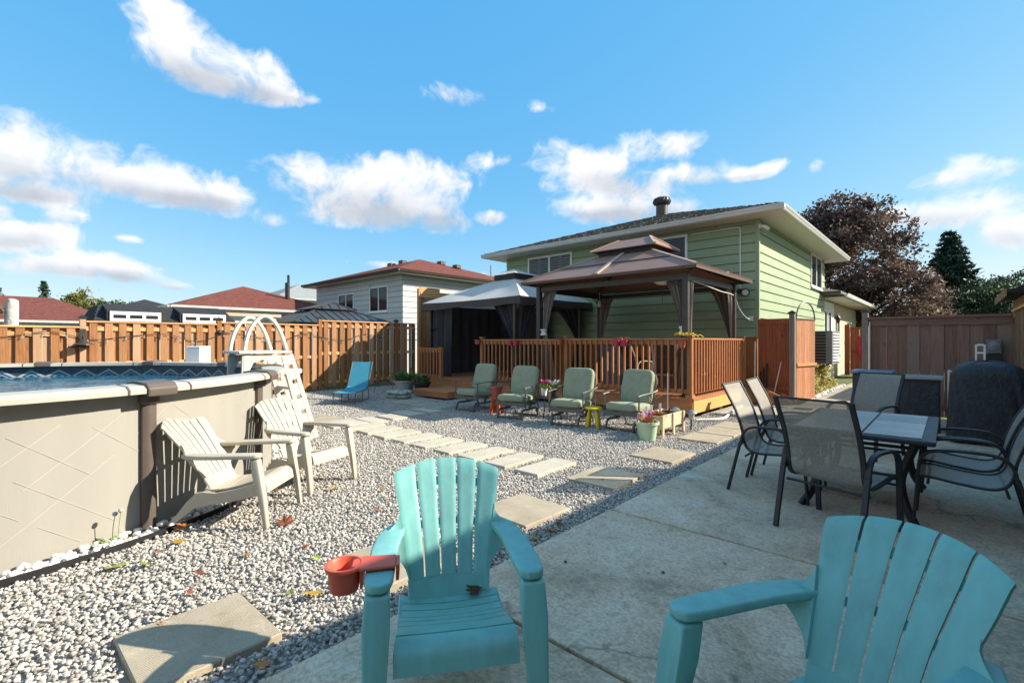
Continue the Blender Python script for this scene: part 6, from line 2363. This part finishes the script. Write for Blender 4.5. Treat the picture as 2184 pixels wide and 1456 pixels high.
wst = thing('border_stones', 'row of white rocks edging the passage plants', 'rocks', (-2.66, 16.5, 0))
wst['kind'] = 'stuff'
g = MB()
for k in range(30):
    x, y, r = rgb_.uniform(-.04, .04), -2.5 + k * .18, rgb_.uniform(.05, .08)
    g.lathe([(r * .6, -r * .5), (r, 0), (r * .7, r * .6), (r * .1, r * .75)], 7, (x, y, .03))
g.build('rocks', 'white_pebble', wst, smooth=True)

# ================================================================ TREES
def tree(name, label, loc, trunk_h, r, lobes, m, leaf, seed, cat='tree', bark='bark', group=None, limbs=7):
    t = thing(name, label, cat, loc, 0, group)
    g = MB()
    g.tube(smooth_path([(0, 0, -.1), (.05, 0, trunk_h * .5), (0, .05, trunk_h)], 4), 1, 10, [(math.cos(2 * pi * j / 10), math.sin(2 * pi * j / 10)) for j in range(10)], radii=[lerp(r * 1.2, r * .6, k / 8) for k in range(9)])
    rg = random.Random(seed)
    for k in range(limbs):
        a = 2 * pi * k / limbs + rg.uniform(-.3, .3)
        z0 = trunk_h * rg.uniform(.5, .95)
        L = lobes[0][1][0] * rg.uniform(.6, .95)
        p = Vector((0, 0, z0))
        q = p + Vector((math.cos(a) * L * .5, math.sin(a) * L * .5, L * .35))
        e = p + Vector((math.cos(a) * L, math.sin(a) * L, L * .8))
        g.tube([p, q, e], 1, 6, [(math.cos(2 * pi * j / 6), math.sin(2 * pi * j / 6)) for j in range(6)], radii=[r * .4, r * .25, r * .06])
    g.build('trunk', bark, t, smooth=True)
    pts = []
    for k, (c, rad, nc, per, sp, shell) in enumerate(lobes):
        pts += clumps(seed + k * 7, c, rad, nc, per, sp, shell)
    link('crown', leaf_mesh('crown', m, pts, leaf, seed, .55), t)
    return t
x, y = yard(19.2, 26.5)
tree('purple_maple', 'large purple-leafed maple rising behind the green house roof', (x, y, 0), 4.0, .28,
     [((-.3, -.2, 6.1), (3.0, 3.0, 3.2), 280, 54, .27, .5), ((-1.0, -.6, 8.0), (1.9, 1.9, 1.8), 130, 50, .26, .45), ((1.1, .8, 4.0), (2.9, 2.7, 2.0), 190, 54, .26, .5), ((-1.9, -1.5, 6.6), (1.7, 1.7, 1.8), 60, 48, .24, .5)], 'leaf_purple', .20, 40, limbs=16)
def spruce(name, label, loc, h, r, m, seed, leaf=.22, dens=1.0):
    t = thing(name, label, 'tree', loc)
    MB().cyl((0, 0, -.1), (0, 0, h * .96), .2, .03, 8).build('trunk', 'bark', t)
    rg = random.Random(seed)
    pts = []
    z = h * .06
    while z < h:
        rr = r * (1 - z / h) ** .8 + .08
        nb = int(7 + rr * 4)
        for k in range(nb):
            a = rg.uniform(0, 2 * pi)
            L = rr * rg.uniform(.7, 1.15)
            n_ = max(3, int(L * 9 * dens))
            tone = rg.random()
            for j in range(n_):
                f = (j + .5) / n_
                w = .16 * L * (1 - f) + .05
                for q in range(3):
                    pts.append((math.cos(a) * L * f + rg.gauss(0, w), math.sin(a) * L * f + rg.gauss(0, w), z - .22 * L * f + .12 * L * f * f + rg.gauss(0, .06), tone))
        z += h * .035
    link('crown', leaf_mesh('crown', m, pts, leaf, seed, .3, .2), t)
    return t
x, y = yard(27.0, 29.5)
spruce('spruce_tree', 'dark blue-green spruce beside the purple maple', (x, y, 0), 8.4, 3.0, 'leaf_spruce', 3, .36, 2.2)
x, y = yard(-46.5, 47.5)
spruce('far_spruce_tree', 'ragged spruce top above the roofs at the far left', (x, y, 0), 7.6, 1.7, 'leaf_spruce', 5, .35)
for k, (xc, d, lab, m, rad, zc) in enumerate(((-41, 46, 'yellowing round tree above the charcoal roof', 'leaf_autumn', (2.0, 2.0, 1.7), 4.6), (-44, 48, 'green bushy tree next to the yellowing one', 'leaf_green', (2.2, 2.0, 1.6), 4.6), (-38.3, 46, 'low olive green tree behind the charcoal roof', 'leaf_green', (1.8, 1.8, 1.3), 4.2), (-51.5, 46, 'dark leafy tree at the left picture edge', 'leaf_hedge', (2.2, 2.2, 2.6), 5.0))):
    x, y = yard(xc, d)
    tree('distant_tree', lab, (x, y, 0), 3.0, .2, [((0, 0, zc), rad, 70, 40, .3, .4)], m, .24, 70 + k, group='trees beyond the houses')
for k, (xc, d, zc, rad, lab) in enumerate(((26.0, 26.8, 2.2, (2.8, 2.2, 2.7), 'dense dark hedge tree behind the dark board fence'), (29.2, 28.0, 2.7, (2.8, 2.2, 2.9), 'dark round hedge tree next to the spruce'), (32.2, 29.5, 3.1, (3.0, 2.2, 3.2), 'dark hedge tree at the right picture edge'), (23.4, 27.5, 1.6, (2.0, 2.0, 2.0), 'low dark shrub under the purple maple'))):
    x, y = yard(xc, d)
    tree('hedge_tree', lab, (x, y, 0), 2.0, .15, [((0, 0, zc), rad, 260, 50, .24, .55)], 'leaf_hedge', .17, 90 + k, group='dark trees behind the right fence')
x, y = yard(-12.06, 11.5)
dt_ = thing('dead_trunk', 'bare pale tree trunk with a cut top behind the cedar fence', 'tree trunk', (x, y, 0))
MB().tube([(0, 0, -.1), (.02, 0, 1.2), (.0, .03, 2.42), (-.02, .05, 2.50)], 1, 12, [(math.cos(2 * pi * j / 12), math.sin(2 * pi * j / 12)) for j in range(12)], radii=[.15, .135, .12, .10]).build('trunk', 'birch', dt_, smooth=True, angle=60)
MB().tube([(0, -.1, 2.2), (0, -.2, 2.32), (.0, -.24, 2.44)], 1, 8, [(math.cos(2 * pi * j / 8), math.sin(2 * pi * j / 8)) for j in range(8)], radii=[.07, .06, .05]).build('branch_stub', 'bark', dt_, smooth=True)

# ================================================================ FALLEN LEAVES
def maple_leaf(seed, size):
    rg = random.Random(seed)
    out = []
    lob = [(0, 1.0), (.14, .82), (.30, .58), (.48, .80), (.62, .92), (.76, .74), (.95, .52), (1.12, .66), (1.30, .74), (1.5, .5), (1.9, .42), (2.2, .5), (2.7, .26)]
    pts = [(a, r) for a, r in lob] + [(-a, r) for a, r in reversed(lob[1:])]
    g = MB()
    cz = rg.uniform(.10, .3) * size
    ring_ = []
    for a, r in pts:
        r *= rg.uniform(.85, 1.1)
        x, y = math.sin(a) * r * size, math.cos(a) * r * size
        ring_.append((x, y, cz * (r ** 1.5) * (1 + .6 * math.sin(3 * a + seed)) + .004))
    b = [(0, 0, .004)] + ring_
    n = len(ring_)
    g.add(b, [(0, k + 1, (k + 1) % n + 1) for k in range(n)])
    ln = len(g.v)
    g.tube([(0, 0, .004), (.0, -.3 * size, .01), (.1 * size, -.75 * size, .03)], size * .02, 4)
    return g
GLF = 'fallen maple leaves on the gravel'
LV = [(-3.98, 1.62, .085, 'dry_leaf_red', 'large curled red-brown leaf in front of the cream chair'), (-4.05, .54, .075, 'green_leaf', 'larger yellow-green leaf on the gravel near the pool'),
      (-3.93, .71, .055, 'green_leaf', 'smaller yellow-green leaf beside the larger one'), (-4.23, .93, .055, 'yellow_leaf', 'tan leaf on the gravel near the pool edging'),
      (-3.45, 1.56, .05, 'dry_leaf_red', 'small red-brown leaf in the middle of the gravel'), (-2.78, 1.27, .075, 'yellow_leaf', 'large yellow leaf left of the coral cup holder'),
      (-3.52, .91, .045, 'dry_leaf_red', 'dark red leaf on the gravel above the big paver'), (-4.16, 2.63, .05, 'yellow_leaf', 'yellow leaf on the gravel by the teal chair back'),
      (-4.58, 2.35, .055, 'yellow_leaf', 'yellow leaf under the foot of the far cream chair'), (-3.19, 1.52, .04, 'green_leaf', 'small green leaf left of the teal chair arm'),
      (-4.49, 1.02, .08, 'dry_leaf', 'brown leaf under the rear foot of the cream chair'), (-4.11, .82, .035, 'dry_leaf', None), (-3.03, .61, .035, 'dry_leaf', None), (-2.33, .83, .05, 'dry_leaf', 'orange leaf beside the big paver at the bottom edge'),
      (-2.33, 2.98, .05, 'dry_leaf', None), (-2.36, 3.12, .045, 'dry_leaf_red', None), (-2.32, 2.78, .04, 'yellow_leaf', None), (-2.87, 1.2, .03, 'green_leaf', None), (-3.6, 1.2, .035, 'dry_leaf', None), (-3.3, .8, .03, 'dry_leaf_red', None), (-2.75, 4.4, .03, 'dry_leaf', None), (-3.0, 5.3, .04, 'yellow_leaf', None), (-3.7, 2.3, .035, 'dry_leaf', None), (-4.9, 1.9, .045, 'dry_leaf', None)]
for k, (x, y, s_, m_n, lab) in enumerate(LV):
    o = maple_leaf(k, s_ * 1.25).build('fallen_leaf', m_n, None)
    o.location = (x, y, .016)
    o.rotation_euler = (random.Random(k).uniform(-.25, .25), random.Random(k + 50).uniform(-.25, .25), random.Random(k + 90).uniform(0, 6.28))
    tag(o, lab or 'tiny scrap of dry leaf on the gravel', 'leaf', GLF)
o = maple_leaf(79, .062).build('curled_leaf', 'brown_leaf')
o.location = (-1.66, 1.56, .318)
o.rotation_euler = (R(14), R(-16), R(110))
tag(o, 'dark curled maple leaf lying on the teal chair seat', 'leaf')
for k, (x, y, lab) in enumerate(((-1.9, 2.6, 'tiny dark twig on the concrete beside the teal chair'), (-1.35, 2.9, 'tiny curled leaf on the concrete slab joint side'), (-1.1, 3.3, 'small dark leaf scrap under the table end of the slab'), (-1.6, 4.3, 'small dark scrap on the concrete near the sling chair foot'))):
    o = maple_leaf(200 + k, .022).build('leaf_scrap', 'brown_leaf')
    o.location = (x, y, .023)
    o.rotation_euler = (.2, .1, k)
    tag(o, lab, 'leaf')
